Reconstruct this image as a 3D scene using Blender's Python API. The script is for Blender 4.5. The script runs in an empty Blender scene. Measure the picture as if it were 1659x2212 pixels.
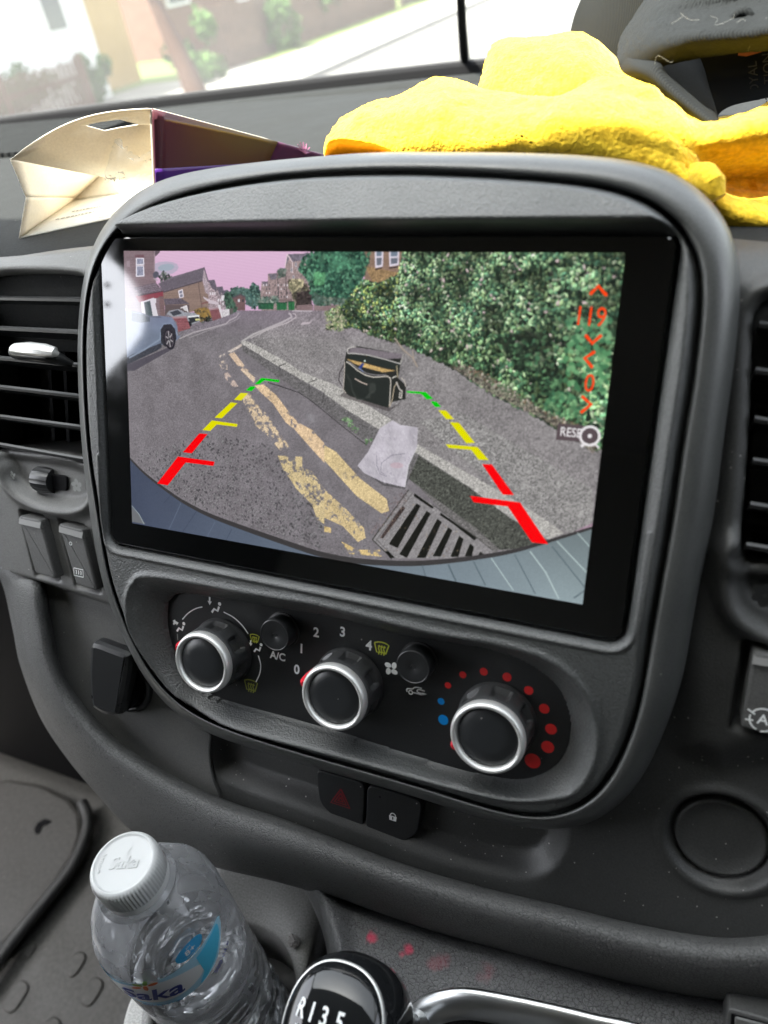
import bpy, bmesh, math, random, sys
import numpy as np
from mathutils import Vector, Matrix, noise as mnoise
import numpy as np, math
# photograph geometry: pose recovered from the four corners of the display; pixel units are those of a 1659 x 2212 copy
RC = np.array([[0.91931479,0.05115984,-0.39018327],[0.13693402,-0.97113724,0.19529859],[-0.36893006,-0.23297024,-0.89978635]])
CP = np.array([0.2249151,0.08694245,0.24940442])
FD = 2840/3024*1659
TH = math.radians(27)
MW = np.array([[1,0,0],[0,math.sin(TH),-math.cos(TH)],[0,math.cos(TH),math.sin(TH)]])
ZB = 1.8
OW = np.array([0,0,ZB])
def ray(x,y): return RC.T@np.array([(x-829.5)/FD,(y-1106)/FD,1.0])
def PL(x,y,w=0.0):
    d=ray(x,y); return CP+d*((w-CP[2])/d[2])
def wld(p): return MW@np.asarray(p,float)+OW
CW = wld(CP)
def Yp(x,y,Y):
    d=MW@ray(x,y); return CW+d*((Y-CW[1])/d[1])
def Zp(x,y,z):
    d=MW@ray(x,y); return CW+d*((z-CW[2])/d[2])
# ---------------------------------------------------------------- camera, sky, sun, exposure
SC=bpy.context.scene; COL=SC.collection
cam_d=bpy.data.cameras.new('camera'); cam=bpy.data.objects.new('camera',cam_d); COL.objects.link(cam); SC.camera=cam
cx_=MW@RC[0]; cy_=-(MW@RC[1]); cz_=-(MW@RC[2])
cam.matrix_world=Matrix(((cx_[0],cy_[0],cz_[0],CW[0]),(cx_[1],cy_[1],cz_[1],CW[1]),(cx_[2],cy_[2],cz_[2],CW[2]),(0,0,0,1)))
cam_d.sensor_fit='HORIZONTAL'; cam_d.sensor_width=36; cam_d.lens=36*2840/3024; cam_d.clip_start=.01; cam_d.clip_end=400
cam_d.dof.use_dof=True; cam_d.dof.focus_distance=.335; cam_d.dof.aperture_fstop=11.0
EXPO=2.8
SUN_DIR=Vector((-.38,-.34,.95)).normalized()
wd=bpy.data.worlds.new('World'); SC.world=wd; wd.use_nodes=True; nt=wd.node_tree
sky=nt.nodes.new('ShaderNodeTexSky'); sky.sky_type='NISHITA'; sky.sun_disc=False; sky.sun_elevation=math.asin(SUN_DIR.z); sky.sun_rotation=math.atan2(SUN_DIR.x,SUN_DIR.y); sky.dust_density=3.0; sky.air_density=1.0
hs=nt.nodes.new('ShaderNodeHueSaturation'); hs.inputs['Saturation'].default_value=.30; nt.links.new(sky.outputs[0],hs.inputs['Color']); bgn=nt.nodes['Background']; nt.links.new(hs.outputs[0],bgn.inputs[0]); bgn.inputs[1].default_value=.15
sun_d=bpy.data.lights.new('sun','SUN'); sun_d.energy=4.0; sun_d.angle=math.radians(.5); sun_d.color=(1,.95,.87)
sun=bpy.data.objects.new('sun',sun_d); COL.objects.link(sun); sun.rotation_euler=SUN_DIR.to_track_quat('Z','Y').to_euler(); sun.location=(0,0,12)
vs=SC.view_settings; vs.view_transform='Standard'; vs.look='None'; vs.exposure=EXPO; vs.gamma=1; vs.use_curve_mapping=False
SC.cycles.use_denoising=True; SC.cycles.denoiser='OPENIMAGEDENOISE'; SC.cycles.denoising_input_passes='RGB_ALBEDO_NORMAL'
SC.cycles.max_bounces=10; SC.cycles.transparent_max_bounces=16; SC.cycles.transmission_bounces=10; SC.cycles.caustics_reflective=False; SC.cycles.caustics_refractive=False; SC.cycles.sample_clamp_indirect=6
# ---------------------------------------------------------------- helpers
ORG={}
def tag(o,label=None,cat=None,group=None,kind=None):
    for k,v in (('label',label),('category',cat),('group',group),('kind',kind)):
        if v: o[k]=v
    return o
def thing(name,loc,label,cat,group=None):
    o=bpy.data.objects.new(name,None); COL.objects.link(o); o.location=loc; o.empty_display_size=.01; ORG[o.name]=Vector(loc)
    return tag(o,label,cat,group)
def mesh(name,vs_,fs,mt,parent=None,smooth=True,sharp=None):
    org=ORG[parent.name] if parent else (Vector(vs_[0]) if False else Vector((0,0,0)))
    V=np.asarray(vs_,dtype=np.float64)-np.array(org)
    me=bpy.data.meshes.new(name)
    if isinstance(fs,np.ndarray) and fs.ndim==2:
        n,k=fs.shape; me.vertices.add(len(V)); me.vertices.foreach_set('co',V.astype(np.float32).ravel())
        me.loops.add(n*k); me.loops.foreach_set('vertex_index',fs.astype(np.int32).ravel())
        me.polygons.add(n); me.polygons.foreach_set('loop_start',np.arange(0,n*k,k,dtype=np.int32)); me.polygons.foreach_set('loop_total',np.full(n,k,dtype=np.int32)); me.update(calc_edges=True); me.validate()
    else:
        me.from_pydata([tuple(v) for v in V],[],[tuple(f) for f in fs]); me.validate()
    if smooth: me.polygons.foreach_set('use_smooth',np.ones(len(me.polygons),dtype=bool))
    if sharp is not None: me.set_sharp_from_angle(angle=math.radians(sharp))
    if mt: me.materials.append(mt)
    o=bpy.data.objects.new(name,me); COL.objects.link(o)
    if parent: o.parent=parent
    ORG[o.name]=Vector(org); return o
class MB:
    def __init__(s): s.v=[]; s.f=[]
    def add(s,V,F):
        n=len(s.v); s.v+= [tuple(v) for v in V]; s.f+=[tuple(i+n for i in f) for f in F]
    def box(s,c,ax,ay,az):
        c,ax,ay,az=[np.array(q,float) for q in (c,ax,ay,az)]
        V=[c+i*ax+j*ay+k*az for k in(-1,1) for j in(-1,1) for i in(-1,1)]
        s.add(V,[(0,2,3,1),(4,5,7,6),(0,1,5,4),(2,6,7,3),(0,4,6,2),(1,3,7,5)])
    def tube(s,pts,r,n=10,flat=None,cap=True):
        P=[Vector(p) for p in pts]; rr=r if hasattr(r,'__len__') else [r]*len(P); up=None; V=[];F=[]
        for i,p in enumerate(P):
            t=(P[min(i+1,len(P)-1)]-P[max(i-1,0)]).normalized()
            if up is None: up=Vector(flat) if flat is not None else (Vector((0,0,1)) if abs(t.z)<.9 else Vector((1,0,0)))
            a=t.cross(up).normalized(); b=a.cross(t).normalized(); up=b if flat is None else up
            k=rr[i]; ka,kb=(k if hasattr(k,'__len__') else (k,k))
            for j in range(n):
                q=j/n*2*math.pi; V.append(p+a*math.cos(q)*ka+b*math.sin(q)*kb)
        for i in range(len(P)-1):
            for j in range(n): F.append((i*n+j,i*n+(j+1)%n,(i+1)*n+(j+1)%n,(i+1)*n+j))
        if cap: F.append(tuple(range(n))[::-1]); F.append(tuple((len(P)-1)*n+j for j in range(n)))
        s.add(V,F)
    def build(s,name,mt,parent=None,smooth=True,sharp=35): return mesh(name,s.v,s.f,mt,parent,smooth,sharp)
def box_obj(name,c,h,mt,parent=None,bev=0.0,rot=None):
    m=MB(); R_=rot if rot is not None else Matrix.Identity(3)
    m.box(c,R_@Vector((h[0],0,0)),R_@Vector((0,h[1],0)),R_@Vector((0,0,h[2]))); o=m.build(name,mt,parent,smooth=False,sharp=None)
    if bev: b=o.modifiers.new('bevel','BEVEL'); b.width=bev; b.segments=3; b.limit_method='ANGLE'
    return o
def catmull(P,n):
    """resample a row of 3D points to n points along a smooth curve"""
    P=np.asarray(P,float)
    if len(P)==1: return np.repeat(P,n,0)
    if len(P)==2: t=np.linspace(0,1,n)[:,None]; return P[0]*(1-t)+P[1]*t
    E=np.vstack([2*P[0]-P[1],P,2*P[-1]-P[-2]]); m=len(P)-1; t=np.linspace(0,m,n); i=np.minimum(t.astype(int),m-1); f=(t-i)[:,None]
    a,b,c,d=E[i],E[i+1],E[i+2],E[i+3]
    return .5*((2*b)+(c-a)*f+(2*a-5*b+4*c-d)*f*f+(-a+3*b-3*c+d)*f**3)
def sheet_pts(rows,nu,nv,smooth_v=True):
    R_=np.array([catmull(r,nu) for r in rows])
    if smooth_v: G=np.stack([catmull(R_[:,j],nv) for j in range(nu)],1)
    else: G=R_
    return G
def gridf(nv,nu,closed=False):
    i=np.arange(nv-1)[:,None]; j=np.arange(nu if closed else nu-1)[None]; k=(j+1)%nu
    return np.stack([i*nu+j,i*nu+k,(i+1)*nu+k,(i+1)*nu+j],-1).reshape(-1,4)
def sheet(name,rows,nu,nv,mt,parent=None,flip=False,disp=None,smooth_v=True):
    G=sheet_pts(rows,nu,nv,smooth_v); nv=G.shape[0]
    if disp is not None: G=disp(G)
    F=gridf(nv,nu)
    if flip: F=F[:,::-1]
    return mesh(name,G.reshape(-1,3),np.ascontiguousarray(F),mt,parent)
def solid(o,t,off=-1):
    m=o.modifiers.new('solid','SOLIDIFY'); m.thickness=t; m.offset=off; return o
def PW3(x,y,w=0.0): return wld(PL(x,y,w))
def uvw(u,v,w): return wld((u,v,w))
UV_=lambda x,y,w=-.02: PL(x,y,w)[:2]
def rounded(poly,r,n=5):
    P=[np.array(p,float) for p in poly]; out=[]
    for i in range(len(P)):
        a,b,c=P[i-1],P[i],P[(i+1)%len(P)]; d1=a-b; d2=c-b; k=min(r,np.linalg.norm(d1)*.45,np.linalg.norm(d2)*.45)
        s=b+d1/np.linalg.norm(d1)*k; e=b+d2/np.linalg.norm(d2)*k
        for t in np.linspace(0,1,n): out.append((1-t)**2*s+2*t*(1-t)*b+t*t*e)
    return out
def prism(name,poly,w0,w1,mt,parent=None,bev=.0006,frame=uvw,smooth=True):
    """closed slab in the console plane: poly (u,v) between heights w0<w1, chamfered top"""
    P=np.array(poly,float); A=sum(P[i][0]*P[(i+1)%len(P)][1]-P[(i+1)%len(P)][0]*P[i][1] for i in range(len(P)))
    if A<0: P=P[::-1]
    n=len(P); T=np.roll(P,-1,0)-np.roll(P,1,0); N=np.stack([-T[:,1],T[:,0]],1); N/=np.linalg.norm(N,axis=1)[:,None]+1e-12
    rings=[(P,w0),(P,w1-bev),(P+N*bev*.3,w1-bev*.3),(P+N*bev,w1)] if bev else [(P,w0),(P,w1)]
    V=[frame(p[0],p[1],w) for Q,w in rings for p in Q]; F=[]
    for k in range(len(rings)-1):
        for i in range(n): F.append((k*n+i,k*n+(i+1)%n,(k+1)*n+(i+1)%n,(k+1)*n+i))
    F.append(tuple((len(rings)-1)*n+i for i in range(n))); F.append(tuple(range(n))[::-1])
    return mesh(name,V,F,mt,parent,smooth,12)
def sdf(poly,U,V):
    """signed distance, negative inside"""
    P=np.array(poly,float); d=np.full(U.shape,1e9); ins=np.zeros(U.shape,bool)
    for (ax,ay),(bx,by) in zip(P,np.roll(P,-1,0)):
        ex,ey=bx-ax,by-ay; L=ex*ex+ey*ey+1e-18; t=np.clip(((U-ax)*ex+(V-ay)*ey)/L,0,1)
        d=np.minimum(d,np.hypot(U-ax-t*ex,V-ay-t*ey))
        with np.errstate(divide='ignore',invalid='ignore'):
            ins^=((ay>V)!=(by>V))&(U<ex*(V-ay)/(by-ay if by!=ay else 1e-18)+ax)
    return np.where(ins,-d,d)
def S(x,a,b):
    t=np.clip((x-a)/(b-a),0,1); return t*t*(3-2*t)
def hfield(name,u0,u1,v0,v1,step,hf,mt,parent=None,keep=None):
    nu=int((u1-u0)/step)+1; nv=int((v1-v0)/step)+1
    U,V=np.meshgrid(np.linspace(u0,u1,nu),np.linspace(v0,v1,nv)); H_=hf(U,V)
    P=np.stack([U,V,H_],-1).reshape(-1,3)@MW.T+OW; F=gridf(nv,nu)
    if keep is not None:
        K=keep(U,V).ravel(); F=F[K[F].all(1)]
        used=np.unique(F); mp=-np.ones(len(P),int); mp[used]=np.arange(len(used)); P=P[used]; F=mp[F]
    return mesh(name,P,np.ascontiguousarray(F),mt,parent)
def text(name,s,u,v,w,h,mt,parent,rot=0.0,bold=0.0,shear=0.0,align='CENTER',frame=None,sx=1.0,bend=None):
    cu=bpy.data.curves.new('t','FONT'); cu.body=s; cu.size=1.0; cu.align_x=align; cu.align_y='CENTER'; cu.offset=bold; cu.shear=shear; cu.resolution_u=4; cu.extrude=0
    t=bpy.data.objects.new('t',cu); COL.objects.link(t); dg=bpy.context.evaluated_depsgraph_get(); me=t.evaluated_get(dg).to_mesh()
    V=np.array([v_.co[:] for v_ in me.vertices]); F=[tuple(p.vertices) for p in me.polygons]; t.evaluated_get(dg).to_mesh_clear(); bpy.data.objects.remove(t); bpy.data.curves.remove(cu)
    c,s_=math.cos(rot),math.sin(rot); x=V[:,0]*sx*h/.7; y=V[:,1]*h/.7; X=x*c-y*s_+u; Y_=x*s_+y*c+v
    fr=frame or (lambda a,b: wld((a,b,w)))
    return mesh(name,[fr(a,b) for a,b in zip(X,Y_)],F,mt,parent,smooth=False)
def stroke(mb,pts,wid,w,frame=None):
    fr=frame or (lambda a,b: wld((a,b,w))); P=[np.array(p,float) for p in pts]
    L=[];R_=[]
    for i,p in enumerate(P):
        t=P[min(i+1,len(P)-1)]-P[max(i-1,0)]; t/=np.linalg.norm(t)+1e-12; n=np.array([-t[1],t[0]])*wid/2; L.append(p+n); R_.append(p-n)
    V=[fr(*q) for q in L]+[fr(*q) for q in R_]; n=len(P); mb.add(V,[(i+n,i+1+n,i+1,i) for i in range(n-1)])
def arcpts(cu,cv,r,a0,a1,n=16): return [(cu+r*math.cos(a),cv+r*math.sin(a)) for a in np.linspace(math.radians(a0),math.radians(a1),n)]
# ---------------------------------------------------------------- materials
def mat(name,col,rough=.5,metal=0.0,spec=.5,**kw):
    m=bpy.data.materials.new(name); m.use_nodes=True; b=m.node_tree.nodes['Principled BSDF']
    b.inputs['Base Color'].default_value=(*col,1); b.inputs['Roughness'].default_value=rough; b.inputs['Metallic'].default_value=metal; b.inputs['Specular IOR Level'].default_value=spec
    for k,v in kw.items(): b.inputs[k.replace('_',' ')].default_value=v
    return m
def N_(m,t,**kw):
    n=m.node_tree.nodes.new(t)
    for k,v in kw.items():
        if hasattr(n,k) and k not in n.inputs: setattr(n,k,v)
        else: n.inputs[k].default_value=v
    return n
def LK(m,a,b): m.node_tree.links.new(a,b)
def coords(m,scale=(1,1,1),rot=(0,0,0)):
    tc=N_(m,'ShaderNodeTexCoord'); mp=N_(m,'ShaderNodeMapping'); LK(m,tc.outputs['Object'],mp.inputs[0]); mp.inputs['Scale'].default_value=scale; mp.inputs['Rotation'].default_value=rot; return mp.outputs[0]
def bump(m,height,strength=.4,dist=.0002,prev=None):
    b=N_(m,'ShaderNodeBump'); b.inputs['Strength'].default_value=strength; b.inputs['Distance'].default_value=dist; LK(m,height,b.inputs['Height'])
    if prev is not None: LK(m,prev,b.inputs['Normal'])
    LK(m,b.outputs[0],m.node_tree.nodes['Principled BSDF'].inputs['Normal']); return b.outputs[0]
def ramp(m,src,stops):
    r=N_(m,'ShaderNodeValToRGB'); LK(m,src,r.inputs[0]); e=r.color_ramp.elements
    while len(e)<len(stops): e.new(.5)
    for i,(p,c) in enumerate(stops): e[i].position=p; e[i].color=(*c,1) if len(c)==3 else c
    return r.outputs[0]
def mixc(m,f,a,b):
    x=N_(m,'ShaderNodeMix',data_type='RGBA'); 
    for s_,v in ((x.inputs[0],f),(x.inputs[6],a),(x.inputs[7],b)):
        if hasattr(v,'links'): LK(m,v,s_)
        elif isinstance(v,(int,float)): s_.default_value=v
        else: s_.default_value=(*v,1)
    return x.outputs[2]
def plastic(name,col,rough,cell,strength,dust=0.0,kind='grain',dist=.00025,rvar=.08,speck=.62,spec=.6,cm=.40):
    """moulded dashboard plastic: fine grain relief, slight gloss change, dust specks lying on it"""
    m=mat(name,col,rough,spec=spec); b=m.node_tree.nodes['Principled BSDF']; co=coords(m)
    if kind=='leather':
        v=N_(m,'ShaderNodeTexVoronoi',feature='DISTANCE_TO_EDGE'); v.inputs['Scale'].default_value=1/cell; v.inputs['Randomness'].default_value=1
        ns=N_(m,'ShaderNodeTexNoise'); ns.inputs['Scale'].default_value=.6/cell; LK(m,co,ns.inputs['Vector'])
        va=N_(m,'ShaderNodeVectorMath',operation='MULTIPLY_ADD'); LK(m,ns.outputs['Color'],va.inputs[0]); va.inputs[1].default_value=(cell*1.6,)*3; LK(m,co,va.inputs[2]); LK(m,va.outputs[0],v.inputs['Vector'])
        h=ramp(m,v.outputs['Distance'],[(0,(0,0,0)),(.12,(.75,.75,.75)),(.5,(1,1,1))])
    else:
        ns=N_(m,'ShaderNodeTexNoise'); ns.inputs['Scale'].default_value=1/cell; ns.inputs['Detail'].default_value=2.5; ns.inputs['Roughness'].default_value=.6; LK(m,co,ns.inputs['Vector']); h=ns.outputs[0]
    bump(m,h,strength,dist)
    big=N_(m,'ShaderNodeTexNoise'); big.inputs['Scale'].default_value=28; big.inputs['Detail'].default_value=4; LK(m,co,big.inputs['Vector'])
    mr=N_(m,'ShaderNodeMapRange'); LK(m,big.outputs[0],mr.inputs[0]); mr.inputs[1].default_value=.3; mr.inputs[2].default_value=.7; mr.inputs[3].default_value=rough-rvar; mr.inputs[4].default_value=rough+rvar; LK(m,mr.outputs[0],b.inputs['Roughness'])
    c=mixc(m,big.outputs[0],tuple(k*.8 for k in col),tuple(k*1.25 for k in col))
    fine=mixc(m,.5,(1,1,1),(1,1,1)); mul=N_(m,'ShaderNodeMix',data_type='RGBA',blend_type='MULTIPLY'); mul.inputs[0].default_value=1; LK(m,c,mul.inputs[6]); LK(m,ramp(m,h,[(.25,(1-cm,)*3),(.75,(1+cm,)*3)] if kind!='leather' else [(.0,(.35,.35,.35)),(.5,(1.15,1.15,1.15))]),mul.inputs[7]); c=mul.outputs[2]
    if dust>0:
        vo=N_(m,'ShaderNodeTexVoronoi'); vo.inputs['Scale'].default_value=420; LK(m,co,vo.inputs['Vector'])
        sep=N_(m,'ShaderNodeSeparateColor'); LK(m,vo.outputs['Color'],sep.inputs[0])
        rad=N_(m,'ShaderNodeMapRange'); LK(m,sep.outputs[0],rad.inputs[0]); rad.inputs[1].default_value=1-dust; rad.inputs[2].default_value=1; rad.inputs[3].default_value=0; rad.inputs[4].default_value=.16
        lt=N_(m,'ShaderNodeMath',operation='LESS_THAN'); LK(m,vo.outputs['Distance'],lt.inputs[0]); LK(m,rad.outputs[0],lt.inputs[1])
        patch=N_(m,'ShaderNodeTexNoise'); patch.inputs['Scale'].default_value=18; LK(m,co,patch.inputs['Vector']); gt=N_(m,'ShaderNodeMath',operation='GREATER_THAN'); LK(m,patch.outputs[0],gt.inputs[0]); gt.inputs[1].default_value=.45
        mu=N_(m,'ShaderNodeMath',operation='MULTIPLY'); LK(m,lt.outputs[0],mu.inputs[0]); LK(m,gt.outputs[0],mu.inputs[1]); mu2=N_(m,'ShaderNodeMath',operation='MULTIPLY'); LK(m,mu.outputs[0],mu2.inputs[0]); mu2.inputs[1].default_value=speck
        c=mixc(m,mu2.outputs[0],c,(.5,.48,.45))
    LK(m,c,b.inputs['Base Color']); return m
M={}
M['dash']=plastic('dash plastic',(.034,.035,.035),.5,.0008,.45,.05,dist=.0004,cm=.3)
M['dash_top']=plastic('matt dash top plastic',(.017,.018,.018),.8,.0011,.5,.03,dist=.0004,spec=.15)
M['dash_dusty']=plastic('dusty dash plastic',(.040,.041,.040),.5,.0008,.45,.42,speck=.85,dist=.0004,cm=.3)
M['lower']=plastic('lower dash plastic',(.075,.075,.073),.5,.0008,.4,.05,dist=.0004,cm=.25)
M['dash_left_lit']=plastic('dash plastic lightened for side light',(.105,.105,.101),.5,.0008,.4,.10,dist=.0004,cm=.2)  # lighter copy of the dash plastic, side window light put into its colour
M['rim']=plastic('satin surround plastic',(.062,.065,.063),.40,.0007,.4,.02,dist=.0003,spec=.9,cm=.28)
M['fascia']=plastic('grained fascia plastic',(.056,.059,.058),.42,.0009,.8,.02,dist=.0005,spec=.9,cm=.38)
M['leather']=plastic('leather grain trim',(.092,.093,.091),.52,.0016,.55,.12,kind='leather',dist=.0005,spec=.5)
M['gloss']=mat('gloss black plastic',(.010,.011,.012),.06,spec=.6)
M['satin']=plastic('satin black plastic',(.014,.015,.016),.38,.0005,.08,.05,dist=.0001)
M['cap']=plastic('smooth black knob face',(.018,.020,.022),.34,.0006,.03,.10,dist=.00005,speck=.7,cm=.05)
M['rubber']=plastic('soft knob rubber',(.030,.031,.032),.42,.0006,.15,.03,dist=.0001)
M['chrome']=mat('satin chrome',(.74,.74,.72),.40,.62)
M['chrome2']=mat('brushed chrome',(.60,.61,.61),.30,1.0)
M['dark']=mat('dark cavity plastic',(.005,.005,.006),.7,spec=.1)
M['vane']=mat('vent vane plastic',(.020,.021,.022),.32)
M['ink']=mat('white printed ink',(.85,.87,.86),.5)
M['ink_dim']=mat('faint printed ink',(.22,.23,.22),.5)
M['ink_yel']=mat('yellow printed ink',(.55,.60,.06),.5)
M['ink_yel2']=mat('faded yellow ink',(.26,.28,.05),.5)
M['ink_red']=mat('red printed dot',(.62,.025,.025),.4)
M['ink_blue']=mat('blue printed dot',(.0,.22,.62),.4)
M['ink_dkred']=mat('dark red ink',(.20,.015,.02),.5)
M['pointer']=mat('red pointer',(.75,.03,.05),.3)
def screen_mat(name,col,st=1.0):
    m=mat(name,(.002,.002,.002),.05); b=m.node_tree.nodes['Principled BSDF']; b.inputs['Emission Color'].default_value=(*col,1); b.inputs['Emission Strength'].default_value=st*2**-EXPO; b.inputs['IOR'].default_value=1.8; return m
def srgb(r,g,b):
    f=lambda c:(c/255/12.92) if c/255<=.04045 else ((c/255+.055)/1.055)**2.4
    return (f(r),f(g),f(b))
# ---------------------------------------------------------------- picture shown on the display (a camera view), drawn as numbers
PW,PH=860,503
rng=np.random.RandomState(7)
AW,AH=0.200,0.117
def pic(X,Y):                       # full photo px -> picture px
    p=PL(X*1659/3024,Y*1659/3024,0.0); return (p[0]/AW*PW,(1-p[1]/AH)*PH)
def mk(x0,y0,s):
    return lambda pts:[pic(x0+s*x,y0+s*y) for x,y in pts]
qA=mk(480,960,.4822); qB=mk(1280,960,.4822); qC=mk(480,1460,.4822); qD=mk(1280,1460,.6631)
qE=mk(300,850,.7233); qF=mk(1400,850,.8439); qG=mk(1320,1350,.1929)
IMG=np.zeros((PH,PW,3),np.float32)
def noise(h,w,cell,seed=0,aniso=1.0):
    r=np.random.RandomState(seed); gh=int(h/cell)+3; gw=int(w/(cell*aniso))+3
    g=r.rand(gh,gw); y=np.arange(h)/cell; x=np.arange(w)/(cell*aniso)
    yi=y.astype(int); xi=x.astype(int); fy=(y-yi)[:,None]; fx=(x-xi)[None]
    fy=fy*fy*(3-2*fy); fx=fx*fx*(3-2*fx)
    a=g[yi][:,xi]; b=g[yi][:,xi+1]; c=g[yi+1][:,xi]; d=g[yi+1][:,xi+1]
    return ((a*(1-fx)+b*fx)*(1-fy)+(c*(1-fx)+d*fx)*fy).astype(np.float32)
def fbm(h,w,cell,o=3,seed=0,aniso=1.0):
    s=0;a=1;t=0
    for k in range(o):
        s=s+a*noise(h,w,max(cell/2**k,1),seed+k,aniso); t+=a; a*=.6
    return s/t
def mask(poly,ss=3):
    poly=np.array(poly,float)
    x0=max(int(poly[:,0].min())-1,0);x1=min(int(poly[:,0].max())+2,PW)
    y0=max(int(poly[:,1].min())-1,0);y1=min(int(poly[:,1].max())+2,PH)
    if x1<=x0 or y1<=y0: return None
    X=(np.arange((x1-x0)*ss)+.5)/ss+x0; Yy=(np.arange((y1-y0)*ss)+.5)/ss+y0
    m=np.zeros((len(Yy),len(X)),bool)
    P=poly;Q=np.roll(poly,-1,0)
    for (ax,ay),(bx,by) in zip(P,Q):
        if ay==by: continue
        lo,hi=min(ay,by),max(ay,by)
        r=np.where((Yy>=lo)&(Yy<hi))[0]
        if len(r)==0: continue
        xs=ax+(Yy[r]-ay)*(bx-ax)/(by-ay)
        m[r]^=(X[None]>xs[:,None])
    m=m.reshape(y1-y0,ss,x1-x0,ss).mean((1,3)).astype(np.float32)
    return (slice(y0,y1),slice(x0,x1)),m
def fill(poly,col,a=1.0,tex=None,amt=0.0):
    r=mask(poly)
    if r is None: return
    sl,m=r; c=np.array(col,np.float32)/255*np.ones(m.shape+(3,),np.float32)
    if tex is not None: c=c*(1+amt*(tex[sl]-.5)*2)[...,None]
    IMG[sl]=IMG[sl]*(1-m[...,None]*a)+c*m[...,None]*a
def line(pts,w,col,a=1.0):
    pts=[np.array(p,float) for p in pts]
    for p,q in zip(pts[:-1],pts[1:]):
        d=q-p; L=np.hypot(*d)
        if L<1e-6: continue
        n=np.array([-d[1],d[0]])/L*w/2; e=d/L*w*.2
        fill([p+n-e,q+n+e,q-n+e,p-n-e],col,a)
def ell(cx,cy,rx,ry,ang,col,a=1.0,n=9):
    t=np.arange(n)/n*2*np.pi; c,s=np.cos(ang),np.sin(ang)
    fill([(cx+rx*np.cos(k)*c-ry*np.sin(k)*s,cy+rx*np.cos(k)*s+ry*np.sin(k)*c) for k in t],col,a)
def inside(poly,n,r=rng):
    p=np.array(poly); lo=p.min(0);hi=p.max(0); out=[]
    while len(out)<n:
        x,y=lo+(hi-lo)*r.rand(2); c=False
        for (ax,ay),(bx,by) in zip(p,np.roll(p,-1,0)):
            if (ay>y)!=(by>y) and x<(bx-ax)*(y-ay)/(by-ay)+ax: c=not c
        if c: out.append((x,y))
    return out
def leaves(poly,n,size,cols,seed=1,dark=None,jit=.25):
    r=np.random.RandomState(seed)
    for x,y in inside(poly,n,r):
        f=r.rand(); c=np.array(cols[r.randint(len(cols))],float)*(1-jit+2*jit*r.rand())
        s=size*(.6+.8*r.rand()); ell(x,y,s,s*(.45+.4*r.rand()),r.rand()*3.14,np.clip(c,0,255),.85,7)
grain=rng.rand(PH,PW).astype(np.float32)
grain=(grain+np.roll(grain,1,1)+np.roll(grain,1,0))/3; grain=(grain-.5)*1.7+.5
tn=fbm(PH,PW,26,4,3); brick=(.5+.5*np.sign(np.sin(np.arange(PH)*2.2))[:,None]*np.ones((1,PW))).astype(np.float32)*.5+grain*.5
# sky
yy=np.linspace(0,1,PH)[:,None,None]; xx=np.linspace(0,1,PW)[None,:,None]
IMG[:]=(np.array([203,170,196])*(1-yy*2.2)+np.array([190,148,180])*yy*2.2)/255*(1-.12*(xx-.25)**2)
IMG*=(1.04+.014*np.sin((np.arange(PH)[:,None]*1.25-np.arange(PW)[None]*.14))[...,None])
ell(*qA([(345,205)])[0],34,12,-.1,(140,160,170),.45,14); ell(*qA([(370,195)])[0],18,6,-.1,(120,160,165),.4,14)
fill(qA([(-60,565),(1700,556)])+[(PW+9,PH+9),(-9,PH+9)],(120,110,122),1,grain,.15)
# distant trees
for i,(cx,cy,rx,ry,c) in enumerate([(935,400,40,40,(70,92,90)),(1000,410,60,42,(80,104,100)),(1080,440,70,70,(74,100,96)),(1085,385,28,55,(52,78,76)),(1115,400,18,40,(48,70,70)),(880,470,50,70,(66,90,82)),(900,520,50,50,(60,82,74)),(1170,470,60,50,(84,104,96)),(1240,470,60,40,(80,100,92))]):
    p=qA([(cx,cy)])[0]; ell(p[0],p[1],rx*.232,ry*.232,0,c,1,12); leaves([(p[0]+rx*.26*math.cos(t),p[1]+ry*.26*math.sin(t)) for t in np.arange(10)*.628],70,2.2,[c,(95,122,112),(45,66,62)],30+i)
fill(qA([(905,440),(975,412),(1015,432),(1015,545),(905,545)]),(110,86,88),1,brick,.12)
fill(qA([(895,445),(975,408),(1020,432),(1005,440),(975,420),(905,455)]),(84,78,84)); fill(qA([(955,455),(972,452),(972,475),(955,478)]),(200,200,205)); fill(qA([(990,455),(1004,455),(1004,475),(990,478)]),(60,60,66))
# right terraces
fill(qA([(1150,560),(1140,395),(1150,310),(1200,310),(1200,245),(1275,240),(1290,210),(1345,210),(1340,190),(1360,88),(1530,80),(1560,560)]),(150,132,132),1,grain,.18)
fill(qA([(1340,190),(1358,86),(1480,84),(1525,70),(1530,130),(1400,150),(1380,110)]),(112,106,118),1,grain,.2)
fill(qA([(1200,248),(1275,243),(1268,292),(1225,295),(1210,262)]),(112,106,116),1,grain,.2); fill(qA([(1150,310),(1200,308),(1200,345),(1160,345)]),(116,108,118),1,grain,.2)
line(qA([(1278,250),(1290,480)]),1.4,(72,66,72)); line(qA([(1345,210),(1352,480)]),1.6,(82,74,78)); line(qA([(1340,190),(1358,88),(1400,150),(1402,240)]),1.5,(225,205,210))
for x in range(1160,1400,24):
    for y in range(330,440,32):
        if rng.rand()<.75: fill(qA([(x,y),(x+10,y),(x+10,y+17),(x,y+17)]),(205,195,200) if rng.rand()<.5 else (78,74,80))
for x,y in [(1420,155),(1440,190),(1385,200),(1400,260)]: fill(qA([(x,y),(x+16,y),(x+16,y+32),(x,y+32)]),(196,190,198)); fill(qA([(x+4,y+4),(x+12,y+4),(x+12,y+27),(x+4,y+27)]),(84,84,94))
fill(qA([(1150,455),(1400,450),(1400,470),(1150,480)]),(120,104,104))
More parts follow.
